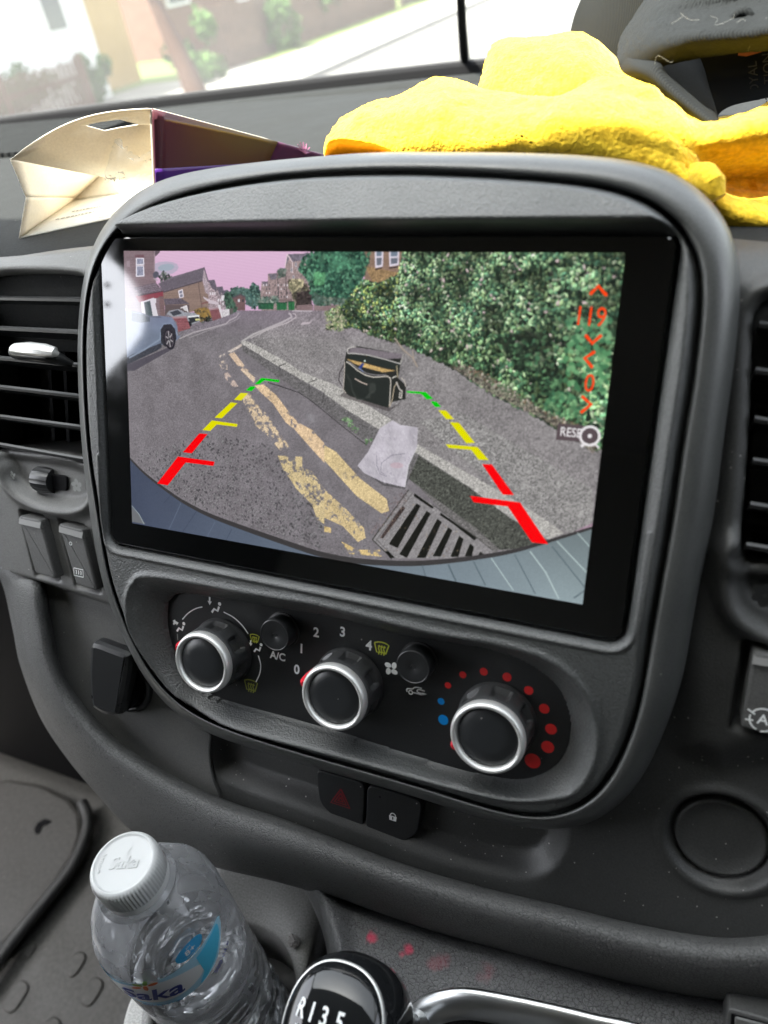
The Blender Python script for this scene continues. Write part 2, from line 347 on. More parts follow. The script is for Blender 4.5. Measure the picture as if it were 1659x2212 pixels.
leaves(qA([(1275,210),(1345,205),(1340,270),(1290,280)]),60,2.2,[(110,118,112),(80,92,86)],51)
leaves(qA([(1130,440),(1280,430),(1300,480),(1130,500)]),120,2.3,[(100,120,110),(70,92,84),(140,150,140)],52)
# left house
H1=qA([(22,58),(276,58),(278,250),(290,320),(350,395),(362,590),(150,575),(22,520)])
fill(H1,(128,110,116),1,brick,.10)
fill(qA([(118,92),(190,92),(190,118),(118,118)]),(112,84,92)); 
for a,b,c,d in [(124,116,190,178),(124,178,190,272)]:
    fill(qA([(a,b),(c,b),(c+3,d-4),(a,d)]),(216,212,222)); fill(qA([(a+9,b+8),(c-8,b+8),(c-6,d-14),(a+9,d-10)]),(140,142,162),1,grain,.15)
fill(qA([(48,140),(75,140),(75,188),(48,188)]),(150,134,142)); fill(qA([(262,58),(320,58),(320,70),(285,105),(276,96)]),(96,84,92)); line(qA([(276,60),(275,240)]),2.2,(152,134,142))
leaves(qA([(310,270),(350,225),(380,250),(420,268),(400,300),(330,320)]),110,2.0,[(66,74,72),(110,116,110),(52,60,58)],53)
ell(*qA([(287,254)])[0],6.8,5.6,-.4,(86,86,98),1,14); line(qA([(270,285),(300,300)]),2,(170,160,168))
# second house
fill(qA([(345,395),(665,300),(735,470),(730,525),(560,560),(350,505)]),(136,116,108),1,brick,.10)
fill(qA([(305,328),(430,268),(680,194),(668,300),(352,395)]),(112,104,114),1,grain,.12)
for k in range(9):
    f=k/9.; line(qA([(315+f*35,325+f*62),(679-f*8,200+f*92)]),.9,(86,80,90),.75)
fill(qA([(668,300),(680,194),(712,300),(722,420),(690,400)]),(166,152,160),1,grain,.14); line(qA([(680,194),(718,320),(725,440)]),1.7,(74,68,78)); line(qA([(350,396),(668,302)]),2,(80,72,80)); line(qA([(632,312),(662,525)]),1.5,(96,80,80))
fill(qA([(468,385),(505,370),(516,436),(480,448)]),(222,214,222)); fill(qA([(476,391),(500,381),(503,402),(480,410)]),(126,126,142)); fill(qA([(482,417),(504,408),(508,432),(486,440)]),(126,126,142))
line(qA([(660,490),(735,468)]),2.5,(120,84,84))
for k,(x,y,h) in enumerate([(715,300,230),(780,355,180),(818,385,140),(845,420,100)]):
    fill(qA([(x,y+10),(x+50,y-4),(x+78,y+80),(x+80,y+h),(x,y+h)]),(160-8*k,144-6*k,150-6*k),1,grain,.25); fill(qA([(x,y),(x+50,y-6),(x+80,y+100),(x+62,y+90),(x+25,y+60)]),(98,92,104),1,grain,.15)
    for j in range(3): fill(qA([(x+12+j*18,y+95),(x+22+j*18,y+95),(x+22+j*18,y+118),(x+12+j*18,y+118)]),(216,210,216))
fill(qA([(670,430),(720,455),(800,480),(800,500),(735,490),(680,450)]),(194,182,190)); fill(qA([(820,425),(850,420),(852,465),(822,468)]),(212,208,214))
leaves(qA([(850,400),(875,395),(945,520),(945,560),(870,560),(845,470)]),260,2.2,[(60,86,74),(84,110,92),(44,62,56)],54)
# porch, door
fill(qA([(105,360),(280,320),(350,382),(165,425)]),(122,110,120),1,grain,.2)
for k in range(5): line(qA([(110+k*13,362+k*13),(285+k*14,322+k*13)]),.9,(88,80,90),.8)
fill(qA([(120,425),(345,388),(348,430),(150,480)]),(134,66,78)); line(qA([(140,425),(350,386)]),1.6,(70,60,68))
fill(qA([(165,475),(270,440),(305,590),(175,590)]),(208,202,212)); fill(qA([(190,480),(240,465),(262,590),(205,590)]),(64,76,82)); fill(qA([(265,448),(288,446),(290,485),(270,488)]),(206,202,210))
fill(qA([(310,430),(348,430),(362,590),(325,590)]),(118,96,98),1,brick,.1)
fill(qA([(350,450),(490,445),(565,492),(360,498)]),(96,88,98),1,grain,.15); fill(qA([(360,498),(560,500),(560,560),(362,580)]),(96,84,86)); fill(qA([(500,520),(535,505),(550,555),(520,545)]),(200,196,200)); line(qA([(490,525),(538,506),(550,560)]),1.6,(225,220,225))
fill(qA([(600,545),(640,525),(690,520),(725,535),(740,600),(650,640),(620,600)]),(146,118,72),1,tn,.4); leaves(qA([(600,545),(700,520),(740,600),(650,640)]),60,2,[(170,136,76),(110,92,60),(80,72,60)],55)
fill(qA([(725,540),(800,525),(825,610),(750,632)]),(126,82,88),1,brick,.14); line(qA([(725,540),(800,526)]),2.4,(160,130,136))
fill(qA([(790,500),(812,500),(835,600),(822,606)]),(210,204,210)); fill(qA([(822,540),(885,532),(888,582),(838,598)]),(202,196,202),1,grain,.1); fill(qA([(885,532),(915,525),(918,565),(890,580)]),(96,92,92))
leaves(qA([(645,600),(740,590),(745,630),(660,650)]),40,2,[(70,76,66),(40,40,40)],58)
# second car on drive
fill(qA([(372,575),(395,548),(470,533),(530,560),(600,566),(640,585),(650,630),(575,662),(560,640),(430,600)]),(150,150,160),1,grain,.1)
fill(qA([(400,560),(465,540),(500,570),(430,590)]),(66,68,78)); fill(qA([(545,600),(630,592),(648,625),(575,648)]),(50,52,58)); line(qA([(548,598),(640,588)]),2.5,(225,225,230)); fill(qA([(607,612),(645,612),(645,625),(610,628)]),(214,206,150)); ell(*qA([(560,655)])[0],5,5,0,(40,40,46),1,12)
fill(qA([(415,600),(535,592),(570,690),(470,720),(455,640)]),(136,84,92),1,brick,.18); fill(qA([(415,598),(535,590),(540,604),(425,612)]),(164,132,140))
# right bins, wall, shrubs
for k,x in enumerate([1120,1150,1180,1210,1270,1310,1365]):
    w=38+8*(k>3)+8*(k>5); t=490-6*(k>3)-8*(k>5); b=536+5*(k>3)+3*(k>5)
    fill(qA([(x,t),(x+w,t-2),(x+w-2,b),(x+3,b)]),(48,88+3*k,68),1,grain,.1); fill(qA([(x-3,t-6),(x+w+2,t-7),(x+w+2,t),(x-3,t+2)]),(34,66,52)); line(qA([(x+w*.5,t),(x+w*.5,b)]),.8,(28,56,44),.8)
leaves(qA([(1365,300),(1430,290),(1520,340),(1560,520),(1440,540),(1400,420)]),380,2.6,[(96,90,78),(66,66,58),(50,44,42),(112,108,90)],56)
fill(qA([(1430,400),(1555,380),(1560,510),(1450,520)]),(54,46,48),.8,grain,.4)
leaves(qA([(1365,350),(1400,290),(1490,300),(1480,350),(1400,400)]),160,2.5,[(150,142,116),(110,108,86),(180,170,140)],57)
fill(qA([(1430,505),(1560,495),(1570,545),(1440,548)]),(128,108,110),1,brick,.15); fill(qA([(1570,502),(1660,498),(1660,548),(1575,550)]),(134,116,118),1,brick,.15); fill(qB([(-10,502),(120,500),(100,560),(-10,560)]),(128,108,110),1,brick,.15)
# road
ROAD=qA([(960,548),(1110,545),(1380,545),(1660,548)])+qB([(130,540),(1660,900),(1660,1100)])+[(PW,PH),(0,PH),(0,PH*.58)]+qA([(60,940),(200,850),(470,760),(560,700),(750,640),(860,600)])
fill(ROAD,(129,119,129),1,grain,.13); fill(ROAD,(100,94,104),.25,tn,.6)
# pavement at left of road
fill(qA([(600,690),(745,632),(890,582),(960,548),(1010,556),(985,590),(890,632),(700,700),(590,740),(500,760),(470,765),(575,700)]),(128,118,130),1,grain,.14)
line(qA([(480,775),(600,722),(720,692),(860,652),(885,628),(940,598),(965,565)]),1.8,(176,164,174)); line(qA([(560,768),(720,705),(870,655),(960,612),(975,585)]),1.2,(168,158,168),.8)
# suv
SUV=qA([(20,545),(110,548),(235,590),(330,590),(420,602),(462,680),(462,752),(485,748),(480,768),(440,800),(350,820),(60,940),(0,1010),(0,560)])
fill(SUV,(116,122,148),1,tn,.12); fill(qA([(90,560),(190,580),(232,598),(238,635),(160,645),(90,630)]),(74,80,92),1,grain,.12); line(qA([(90,550),(160,562),(240,595),(330,600)]),1.6,(90,92,110))
fill(qA([(205,595),(240,600),(238,640),(222,632)]),(70,76,92)); fill(qA([(90,905),(330,810),(335,845),(300,870),(60,985),(0,1037),(0,960)]),(62,62,74),1,grain,.1); line(qA([(70,930),(200,860),(320,780),(330,690),(360,655),(420,660),(462,745)]),3.2,(134,142,168),.9)
fill(qA([(330,810),(326,700),(352,660),(410,655),(445,700),(455,770),(440,830),(360,840)]),(50,48,58)); fill(qA([(0,1037),(110,1037),(440,850),(380,850),(60,985)]),(72,66,80),.8)
p=qA([(396,778)])[0]; q=qA([(396,690)])[0]; r_=abs(p[1]-q[1]); ell(p[0],p[1],r_*.66,r_,-.25,(44,40,50),1,24); ell(p[0],p[1],r_*.46,r_*.78,-.25,(92,84,96),1,24); ell(p[0],p[1],r_*.40,r_*.70,-.25,(54,48,58),1,24)
for k in range(6):
    t=k*1.047+.3; line([(p[0],p[1]),(p[0]+math.cos(t)*r_*.42,p[1]+math.sin(t)*r_*.72)],2.1,(166,156,168))
ell(p[0],p[1],2.2,3.2,0,(60,56,66))
# footpath on the right
PAV=qA([(1380,545),(1660,548)])+qB([(110,560),(1660,900),(1660,1100)])+qF([(1190,900),(1130,1360)])+qD([(1590,900),(1250,1060),(1060,1080),(640,660),(300,430),(0,120)])+qA([(1400,1037),(1345,960),(1060,805),(1060,790),(1180,705),(1350,640),(1430,590),(1430,565)])
fill(PAV,(131,123,131),1,grain,.30); fill(PAV,(150,140,146),.35,tn,.35)
fill(qD([(560,300),(800,240),(1590,700),(1590,1000),(1280,900)]),(148,144,146),.35,grain,.5)
rs=np.random.RandomState(4)
for x,y in inside(PAV,6500,rs):
    d=y/PH; v=rs.rand(); c=(74,68,74) if v<.42 else ((186,178,186) if v>.55 else (160,146,158)); ell(x,y,.5+1.0*d,.4+.7*d,rs.rand()*3,c,.6,5)
for x,y in inside(ROAD,7000,rs):
    d=y/PH; v=rs.rand(); c=(80,76,84) if v<.55 else (152,146,154); ell(x,y,.4+1.6*d*d,.4+1.2*d*d,rs.rand()*3,c,.42,5)
RB=qC([(100,700),(700,500),(1200,600),(1660,1100),(1660,1452),(900,1200),(500,1050)])
for x,y in inside(RB,1500,rs):
    v=rs.rand(); c=(70,66,72) if v<.4 else ((164,158,166) if v>.6 else (132,126,134)); a=rs.rand()*3; s_=1.2+1.6*rs.rand(); ell(x+.5,y+.7,s_,s_*.7,a,(62,58,64),.5,6); ell(x,y,s_,s_*.65,a,c,.55,6)
# far kerb line of the double bend
line(qA([(985,800),(1080,740),(1200,690),(1320,640),(1395,600),(1385,575),(1370,570)]),3.4,(176,166,174)); line(qA([(1060,770),(1200,700),(1370,640),(1430,600),(1425,575),(1405,570)]),2,(188,176,184),.9)
fill(qA([(1465,660),(1480,640),(1555,638),(1545,652),(1490,662)]),(184,170,180)); line(qA([(1400,548),(1560,550)]),1.6,(190,180,188))
# kerb
KT=qA([(982,800),(1030,792),(1200,880),(1345,960),(1480,1050)])+qD([(60,80),(330,250),(420,300),(560,440),(700,520),(1000,690),(1250,840),(1420,960),(1330,1000),(1150,900),(860,700),(540,500),(330,360),(140,250),(0,150),(0,130)])+qA([(1300,1010),(990,830)])
fill(KT,(176,167,171),1,grain,.20)
KS=qA([(984,815),(1290,1005)])+qD([(0,135),(140,235),(320,345),(550,490),(860,690),(1100,870),(1330,1005),(1200,1050),(1040,1060),(900,930),(560,690),(500,640),(280,440),(120,330),(0,230)])+qA([(1210,1037),(1100,950),(1000,880),(985,850)])
fill(KS,(106,100,106),1,grain,.25); fill(qD([(500,640),(560,500),(860,690),(1100,870),(1330,1005),(1200,1050),(1040,1060),(760,830)]),(66,67,63),.75,grain,.5)
for x,y in inside(KT,900,rs): ell(x,y,1.1,.8,rs.rand()*3,(196,186,192) if rs.rand()<.5 else (110,102,108),.5,5)
line(qA([(1290,1000),(1345,975)]),1.4,(60,56,62)); line(qA([(1290,1000),(1300,1037)]),1.6,(60,56,62)); line(qD([(0,130),(-10,190)]),1.4,(64,60,64)); line(qC([(1540,180),(1535,95),(1600,70)]),1.4,(70,66,70))
line(qC([(1200,95),(1300,125),(1460,180),(1560,250),(1660,330)]),1.3,(36,34,38)); line(qD([(0,240),(110,330),(250,440)]),1.3,(44,42,44)); line(qC([(1040,10),(1160,65),(1200,95)]),1.0,(150,140,146),.8)
fill(qD([(560,690),(900,930),(1040,1060),(1000,1090),(700,830)]),(110,104,108),.9,grain,.3)
# yellow lines, worn
WN=fbm(PH,PW,7,3,11); WN2=fbm(PH,PW,22,3,12)
def worn(poly,col,th,edge=0):
    r=mask(poly)
    if r is None: return
    sl,m=r; k=1/(1+np.exp(-((WN[sl]*.7+WN2[sl]*.3)-th)*40)); m=m*k*.93
    c=np.array(col,np.float32)/255*(1+.14*(grain[sl]-.5)*2+.10*(tn[sl]-.5)*2)[...,None]
    IMG[sl]=IMG[sl]*(1-m[...,None])+c*m[...,None]
worn(qA([(870,880),(985,815),(990,835),(900,890)]),(196,178,178),.40)
worn(qA([(880,900),(925,885),(1015,1000),(1045,1037),(985,1037)]),(214,182,166),.40)
worn(qC([(985,0),(1030,0),(1095,55),(1090,100),(1060,75)]),(214,186,170),.42)
worn(qC([(1090,120),(1165,110),(1270,200),(1345,300),(1445,420),(1560,480),(1660,590),(1660,750),(1560,640),(1420,480),(1345,420),(1240,265),(1150,185)]),(222,186,158),.36)
worn(qD([(0,440),(70,480),(215,640),(370,760),(385,830),(340,845),(190,740),(0,530)]),(216,186,146),.24)
worn(qA([(805,910),(850,895),(850,920),(800,930)]),(196,178,178),.45); worn(qA([(790,960),(845,945),(870,980),(870,1030),(820,1015)]),(206,182,176),.48)
worn(qC([(845,20),(870,10),(930,80),(960,130),(915,130),(850,60)]),(200,174,172),.52)
worn(qC([(990,190),(1050,180),(1120,280),(1200,360),(1280,490),(1380,620),(1350,670),(1290,640),(1190,520),(1090,440),(1040,350),(1000,250)]),(218,188,164),.50)
worn(qC([(1280,690),(1480,700),(1480,790),(1560,820),(1660,960),(1660,1250),(1600,1210),(1560,1090),(1430,960),(1380,880),(1330,820)]),(216,188,150),.45)
worn(qD([(0,700),(130,820),(235,930),(245,990),(200,1015),(110,920),(0,870)]),(214,184,144),.40); worn(qD([(100,1010),(200,1060),(330,1060),(340,1100),(150,1085)]),(216,182,132),.42); worn(qD([(0,920),(40,930),(40,960),(0,955)]),(216,182,132),.3)
# drain
DR=qD([(500,705),(640,790),(920,1000),(1010,1070),(960,1115),(400,1112),(280,1000)])
fill(DR,(138,130,138),1,grain,.16); line(qD([(500,705),(285,1000),(400,1112)]),2.2,(70,66,68)); line(qD([(520,730),(310,1000),(420,1110)]),1.2,(92,86,90)); line(qD([(640,790),(920,1000),(1000,1065)]),1.5,(72,68,70),.8)
SLOT=[((545,783),(572,800),(435,1050),(380,1025)),((605,828),(632,846),(490,1108),(443,1085)),((668,875),(697,895),(600,1108),(545,1108)),((733,925),(760,945),(690,1100),(640,1098)),((798,975),(826,995),(795,1102),(745,1102)),((862,1022),(888,1042),(875,1098),(830,1098)),((922,1070),(945,1085),(940,1094),(910,1094))]
for s in SLOT: fill(qD(s),(24,24,22)); line(qD([s[0],s[3]]),1.1,(180,172,180),.7)
fill(qD([(535,725),(648,805),(640,818),(530,742)]),(22,22,20)); fill(qD([(690,840),(770,895),(905,990),(890,1005),(760,905),(685,855)]),(24,24,22)); fill(qD([(470,800),(440,830),(330,990),(350,992),(440,870),(480,815)]),(58,46,46),.9,grain,.6); fill(qD([(362,1070),(378,1066),(420,1108),(390,1110)]),(20,20,18))
for k in range(46): x,y=inside(DR,1,rs)[0]; ell(x,y,1.6,.8,rs.rand()*3,(104,80,72) if k%2 else (176,150,130),.6)
for x,y in inside(qD([(430,720),(500,700),(500,760),(300,970),(270,960)]),150,rs): ell(x,y,1.3,.9,rs.rand()*3,(160,140,148) if rs.rand()<.5 else (92,70,74),.6,5)
# big dark tree, far brick wall with windows
fill(qB([(330,66),(680,66),(660,260),(420,320),(330,300)]),(136,112,98),1,brick,.14); fill(qB([(330,180),(420,200),(620,240),(560,320),(400,330)]),(150,124,88),.8,grain,.3)
for a,b,c,d in [(412,60,482,200),(528,62,612,188)]:
    fill(qB([(a,b),(c,b),(c-4,d-12),(a+4,d)]),(214,206,218)); fill(qB([(a+14,b+2),(c-12,b+2),(c-14,b+42),(a+14,b+44)]),(112,124,140)); fill(qB([(a+14,b+58),(c-12,b+54),(c-16,d-26),(a+16,d-20)]),(104,108,120)); fill(qB([(a,d+6),(c-8,d-6),(c-12,d+8),(a,d+18)]),(60,50,50))
TREE=qA([(1545,70),(1660,60)])+qB([(0,66),(300,66),(372,80),(360,160),(320,260),(300,330),(230,400),(190,470),(0,500)])+qA([(1660,500),(1580,490),(1540,400),(1530,300),(1450,210),(1480,130)])
fill(qA([(1580,60),(1660,55)])+qB([(0,66),(300,66),(340,90),(320,240),(280,340),(190,430),(0,480)])+qA([(1660,470),(1580,440),(1560,300),(1530,200)]),(44,76,66),1,tn,.4)
leaves(TREE,2000,2.6,[(38,70,58),(54,92,76),(70,116,92),(30,56,48),(88,132,106)],60)
leaves(qA([(1580,240),(1660,240),(1660,330),(1580,340)])+[],120,2.6,[(84,140,100),(100,160,116)],61); leaves(qB([(10,90),(160,90),(240,200),(60,220)]),200,2.4,[(84,138,108),(62,104,84)],62)
leaves(qA([(1570,400),(1660,430),(1660,500),(1570,495)])+[],120,2,[(84,104,96),(60,80,70)],63); leaves(qB([(0,440),(180,450),(170,500),(0,500)]),200,2,[(84,104,96),(60,80,70),(110,120,108)],64)
# hedge
HG=qB([(640,60),(1660,60)])+qF([(1272,165),(1195,900),(1180,1010),(1130,1090),(1040,1050),(880,950),(640,830),(440,700),(230,600),(80,560),(0,520)])+qB([(0,700),(60,640),(0,560),(150,500),(210,420),(240,380),(320,290),(430,320),(520,290),(600,250)])
fill(HG,(50,66,52),1,tn,.5)
rs2=np.random.RandomState(9)
CL=[(74,106,80),(96,128,94),(122,150,112),(58,88,70),(140,160,124),(46,66,52),(108,130,92)]
HN=fbm(PH,PW,30,3,21)
for x,y in inside(HG,9500,rs2):
    h=HN[min(int(y),PH-1),min(max(int(x),0),PW-1)]; u=x/PW; sz=1.6+3.9*max(0,(u-.42))/.58*(.5+.5*min(1,y/250))
    v=rs2.rand(); c=np.array(CL[rs2.randint(7)],float)*(.62+1.15*np.clip((h-.32)*2.2,0,1))*(.75+.5*rs2.rand())
    if u<.62 and v<.35: c=c*np.array([1.25,1.12,.9])
    if v>.94: c=np.array([160,172,146])*(.75+.35*rs2.rand())
    if v>.975: c=np.array([196,176,176])
    if rs2.rand()<.11: c=np.array([30,40,34])
    a=rs2.rand()*3.14; ell(x+1,y+1.2,sz,sz*.7,a,np.clip(c*.35,0,255),.55,6); ell(x,y,sz*(.8+.5*rs2.rand()),sz*(.4+.35*rs2.rand()),a,np.clip(c,0,255),.95,7)
    if sz>2.2: ell(x-.5,y-.7,sz*.5,sz*.25,a,np.clip(c*1.3+12,0,255),.6,6)
for pl_ in [qB([(1500,840),(1660,820),(1660,1037),(1560,1037)]),qF([(640,560),(900,540),(960,760),(760,720)]),qF([(870,760),(960,740),(960,800),(880,840)])]:
    fill(pl_,(26,30,28),.55)
    leaves(pl_,90,3.2,[(60,92,70),(90,124,92),(30,40,34)],66)
for k,(x,y) in enumerate(inside(qF([(980,480),(1190,480),(1180,840),(980,800)]),150,rs2)): ell(x,y,4.6,3.4,rs2.rand()*3,[(88,140,100),(66,112,82),(120,166,124)][k%3],.85,8)
leaves(qF([(900,830),(1010,820),(1060,900),(1000,960),(880,920)]),170,3.4,[(88,134,98),(60,100,76),(122,160,120)],67)
leaves(qB([(0,560),(120,500),(180,640),(150,720),(20,700)]),240,1.8,[(150,158,122),(120,138,96),(180,170,150)],68)
fill(qF([(440,700),(640,830),(880,950),(1040,1050),(1110,1110),(1130,1060),(1000,960),(860,900),(640,760),(520,700)]),(112,98,96),.75,grain,.7)
leaves(qF([(470,700),(640,790),(880,920),(1040,1040),(1130,1090),(1100,1000),(860,890),(640,750),(520,690)]),420,1.9,[(190,176,170),(120,96,84),(70,62,58),(88,110,84)],69)
line(qB([(575,770),(640,860),(720,930),(760,1005)]),2.0,(168,148,142)); line(qB([(720,870),(730,940)]),1.4,(168,148,142)); line(qF([(160,560),(290,705)]),1.0,(150,136,130),.5)
leaves(qD([(100,290),(140,262),(205,345),(190,370),(150,330)]),34,2.2,[(96,126,92),(130,154,120)],70); leaves(qD([(240,410),(280,400),(285,425),(250,432)]),12,2,[(96,126,92),(130,154,120)],71)
# holdall bag on the path
fill(qG([(200,1000),(1130,1330),(1400,1200),(1100,1400),(100,1080)]),(70,62,66),.6)
fill(qG([(240,200),(300,120),(440,60),(1410,240),(1340,470),(1300,720),(1460,860),(1450,1150),(1180,1200),(1100,1320),(1000,1300),(300,1080),(180,980),(200,400)]),(42,42,42))
fill(qG([(280,200),(330,110),(470,90),(1390,230),(1370,320),(1080,330),(700,240)]),(124,112,124),1,grain,.1)
fill(qG([(290,235),(700,270),(1350,420),(1260,550),(700,410),(290,330)]),(42,46,46))
fill(qG([(240,325),(560,400),(1000,520),(1260,570),(1000,600),(600,500),(400,420)]),(196,158,110),1,grain,.2)
line(qG([(275,215),(400,215),(700,250),(1050,340),(1350,430)]),1.5,(196,186,192)); line(qG([(275,210),(270,130),(330,95),(440,80)]),1.5,(206,194,200)); line(qG([(1400,240),(1380,320),(1340,430)]),1.4,(190,180,184)); line(qG([(1180,330),(1370,325)]),1.0,(40,40,40))
fill(qG([(215,380),(300,390),(480,560),(700,660),(900,680),(1130,690),(1150,800),(1120,1290),(1000,1290),(300,1060),(190,960)]),(40,43,43),1,grain,.08)
line(qG([(210,390),(200,700),(180,950),(230,1020)]),1.3,(196,180,180)); line(qG([(240,385),(320,430),(480,570),(640,660),(800,700),(950,690),(1080,680),(1140,720),(1150,800),(1120,1290)]),1.6,(206,192,192)); line(qG([(280,370),(480,520),(650,620),(850,660),(1060,650)]),1.1,(150,140,152)); line(qG([(1280,800),(1220,900),(1180,1150),(1120,1300)]),1.3,(196,174,158))
line(qG([(1270,470),(1290,700)]),1.6,(178,160,140)); line(qG([(1180,720),(1210,700),(1260,680)]),1.8,(206,196,196)); line(qG([(1260,800),(1330,950),(1380,980),(1360,1130),(1320,1110),(1340,1000)]),1.8,(196,184,186)); line(qG([(1360,710),(1430,780),(1450,890)]),1.4,(196,180,180))
line(qG([(190,450),(110,600),(90,760),(150,870)]),1.5,(46,38,46)); line(qG([(420,730),(540,800),(670,850)]),1.8,(190,168,166))
fill(qG([(490,500),(570,410),(610,430),(540,540)]),(42,62,132)); ell(*qG([(620,370)])[0],1.5,1.5,0,(220,230,230)); line(qG([(500,510),(590,590)]),1.6,(120,128,170))
line(qG([(250,640),(330,780),(370,1000)]),2.6,(56,58,58)); line(qG([(380,1000),(460,1140),(600,1150)]),2.2,(60,62,62)); fill(qG([(720,820),(840,820),(850,950),(800,1030),(720,1060),(740,1130),(610,1130),(700,1040)]),(58,60,60))
# white plastic bag
PB=qD([(405,293),(450,320),(555,335),(550,450),(500,560),(478,690),(350,660),(235,605),(197,562),(260,480),(330,340)])
fill(qD([(200,575),(350,680),(478,700),(500,640),(240,560)]),(52,50,54),.5)
fill(PB,(192,180,198),1,tn,.16)
rs3=np.random.RandomState(5)
for x,y in inside(PB,420,rs3):
    a=.5+rs3.rand()*1.4; L=2+4*rs3.rand(); v=(150,138,158) if rs3.rand()<.5 else (222,212,228)
    line([(x,y),(x+L*math.cos(a),y+L*math.sin(a))],.8,v,.5)
line(qD([(310,500),(312,560),(330,610),(370,625)]),.9,(120,110,130),.9); line(qD([(480,490),(400,500),(340,545),(335,600),(355,610)]),.9,(120,110,130),.9); ell(*qD([(430,560)])[0],12,5,-.1,(196,140,158),.3,10); line(qD([(478,690),(500,560),(550,450)]),1.2,(214,206,220),.8)
# bumper arc
def cr(pts,n=10):
    P=np.array(pts,float); P=np.vstack([2*P[0]-P[1],P,2*P[-1]-P[-2]]); o=[]
    for i in range(1,len(P)-2):
        for t in np.arange(n)/n:
            a,b,c,d=P[i-1],P[i],P[i+1],P[i+2]; o.append(.5*((2*b)+(c-a)*t+(2*a-5*b+4*c-d)*t*t+(-a+3*b-3*c+d)*t**3))
    o.append(P[-2]); return [tuple(v) for v in o]
arc=cr(qC([(60,690),(200,830),(400,980),(560,1080),(800,1190)])+qD([(-180,1020),(0,1075),(200,1110),(450,1125),(640,1120),(880,1095),(1100,1060),(1290,1010),(1590,920)]))
fill(arc+[(PW+20,PH+20),(-20,PH+20),(-20,arc[0][1])],(60,56,60)); arc2=[(x,y+4.5+5.5*np.sin(np.clip(x/PW,0,1)*3.14)) for x,y in arc]
low=arc2+[(PW+20,PH+20),(-20,PH+20),(-20,arc2[0][1])]
r=mask(low); sl,m=r; X=(np.arange(PW)/PW)[None,:,None]; Yv=(np.arange(PH)/PH)[:,None,None]
base=(np.array([74,80,106])*(1-X)+np.array([120,128,138])*X)/255; base=base*(1+.05*(grain[...,None]-.5))*(.86+.3*np.clip((Yv-.75)/.25,0,1)*X+.1*fbm(PH,PW,90,2,31)[...,None]); base=base[sl] if base.shape[:2]==(PH,PW) else base
IMG[sl]=IMG[sl]*(1-m[...,None])+base*m[...,None]
for a,b,c,w in [((500,1320),(620,1140),0,1),((390,1300),(490,1080),1,1.2),((700,1360),(770,1230),1,1),((850,1400),(905,1290),0,1),((285,1000),(300,985),0,1),((350,1080),(420,1000),0,1)]: line(qC([b,a]),w,(50,56,78) if c==0 else (112,120,146),.7)
for pts,c,w in [([(580,1150),(600,1215)],0,1.6),([(735,1148),(780,1245)],0,2.6),([(885,1130),(955,1270)],0,1.8),([(990,1110),(1120,1300)],1,1.6),([(1130,1090),(1250,1320)],0,1.6),([(1220,1070),(1310,1190),(1390,1350)],1,2.0),([(1350,1040),(1550,1290)],0,1.6),([(1380,1010),(1560,1200)],1,1.8),([(1500,960),(1590,1060)],1,1.4),([(1480,1345),(1560,1290)],0,2)]:
    line(qD(pts),w,(74,86,98) if c==0 else (196,206,214),.75)
fill(qC([(90,1110),(150,1170),(200,1250),(90,1230)]),(112,110,118),.9); line(qC([(90,1100),(150,1170),(190,1250)]),1.6,(150,156,170))
g_=np.clip((np.arange(PH)/PH-.18)/.1,0,1)[:,None,None]; IMG=IMG*(1+g_*np.array([-.025,.012,-.035])); IMG=np.clip(IMG,0,1)
# mild sharpening ring like the cheap camera, then sensor noise
b=(np.roll(IMG,1,0)+np.roll(IMG,-1,0)+np.roll(IMG,1,1)+np.roll(IMG,-1,1))/4
IMG=np.clip(IMG+.12*(IMG-b)+(rng.rand(PH,PW,1)-.5)*.02,0,1)
# ---------------------------------------------------------------- dashboard (one thing, many parts)
dash=thing('dashboard',uvw(.1,-.1,-.03),'black moulded van dashboard with leather grain trim running under the centre console','dashboard')
OUT=[(262,435),(225,475),(200,515),(187,549),(174,623),(166,735),(171,883),(179,995),(196,1125),(218,1255),(241,1315),(301,1452),(370,1536),(430,1578),(559,1622),(713,1668),(900,1722),(1097,1785),(1216,1797),(1283,1783),(1351,1735),(1402,1662),(1430,1591),(1475,1475),(1496,1339),(1518,1230),(1546,1094),(1562,957),(1578,848),(1595,712),(1604,602),(1602,548),(1584,490),(1554,440),(1504,395),(1454,365),(1379,345),(1279,336),(1129,330),(829,328),(700,337),(600,345),(425,367),(332,387),(300,402)]
GRV=[(270,466),(238,500),(213,540),(201,556),(187,623),(179,735),(184,883),(193,995),(212,1110),(232,1240),(255,1310),(312,1440),(380,1518),(440,1556),(565,1600),(720,1646),(905,1699),(1097,1760),(1182,1773),(1233,1763),(1300,1719),(1334,1668),(1362,1591),(1385,1530),(1404,1394),(1428,1257),(1456,1094),(1475,957),(1499,821),(1514,684),(1524,592),(1519,545),(1489,500),(1454,460),(1404,425),(1329,400),(1229,387),(1029,372),(829,367.5),(650,375),(500,395),(375,424),(310,449)]
def ang_resample(P,n,c=(850,1060)):
    P=np.array(P,float); P=catmull(np.vstack([P,P[:1]]),len(P)*12)[:-1]
    d=P-c; a=np.arctan2(d[:,1],d[:,0]); o=np.argsort(a); a=a[o]; P=P[o]; t=np.linspace(-math.pi,math.pi,n,endpoint=False)
    ae=np.concatenate([a-2*math.pi,a,a+2*math.pi]); return np.stack([np.interp(t,ae,np.tile(P[:,k],3)) for k in (0,1)],1)
NR=420; RO=ang_resample(OUT,NR); RG=ang_resample(GRV,NR)
def smo(P,k=9):
    w=np.exp(-(np.arange(-3*k,3*k+1)/k)**2/2); w/=w.sum(); return sum(w[i]*np.roll(P,i-3*k,0) for i in range(len(w)))
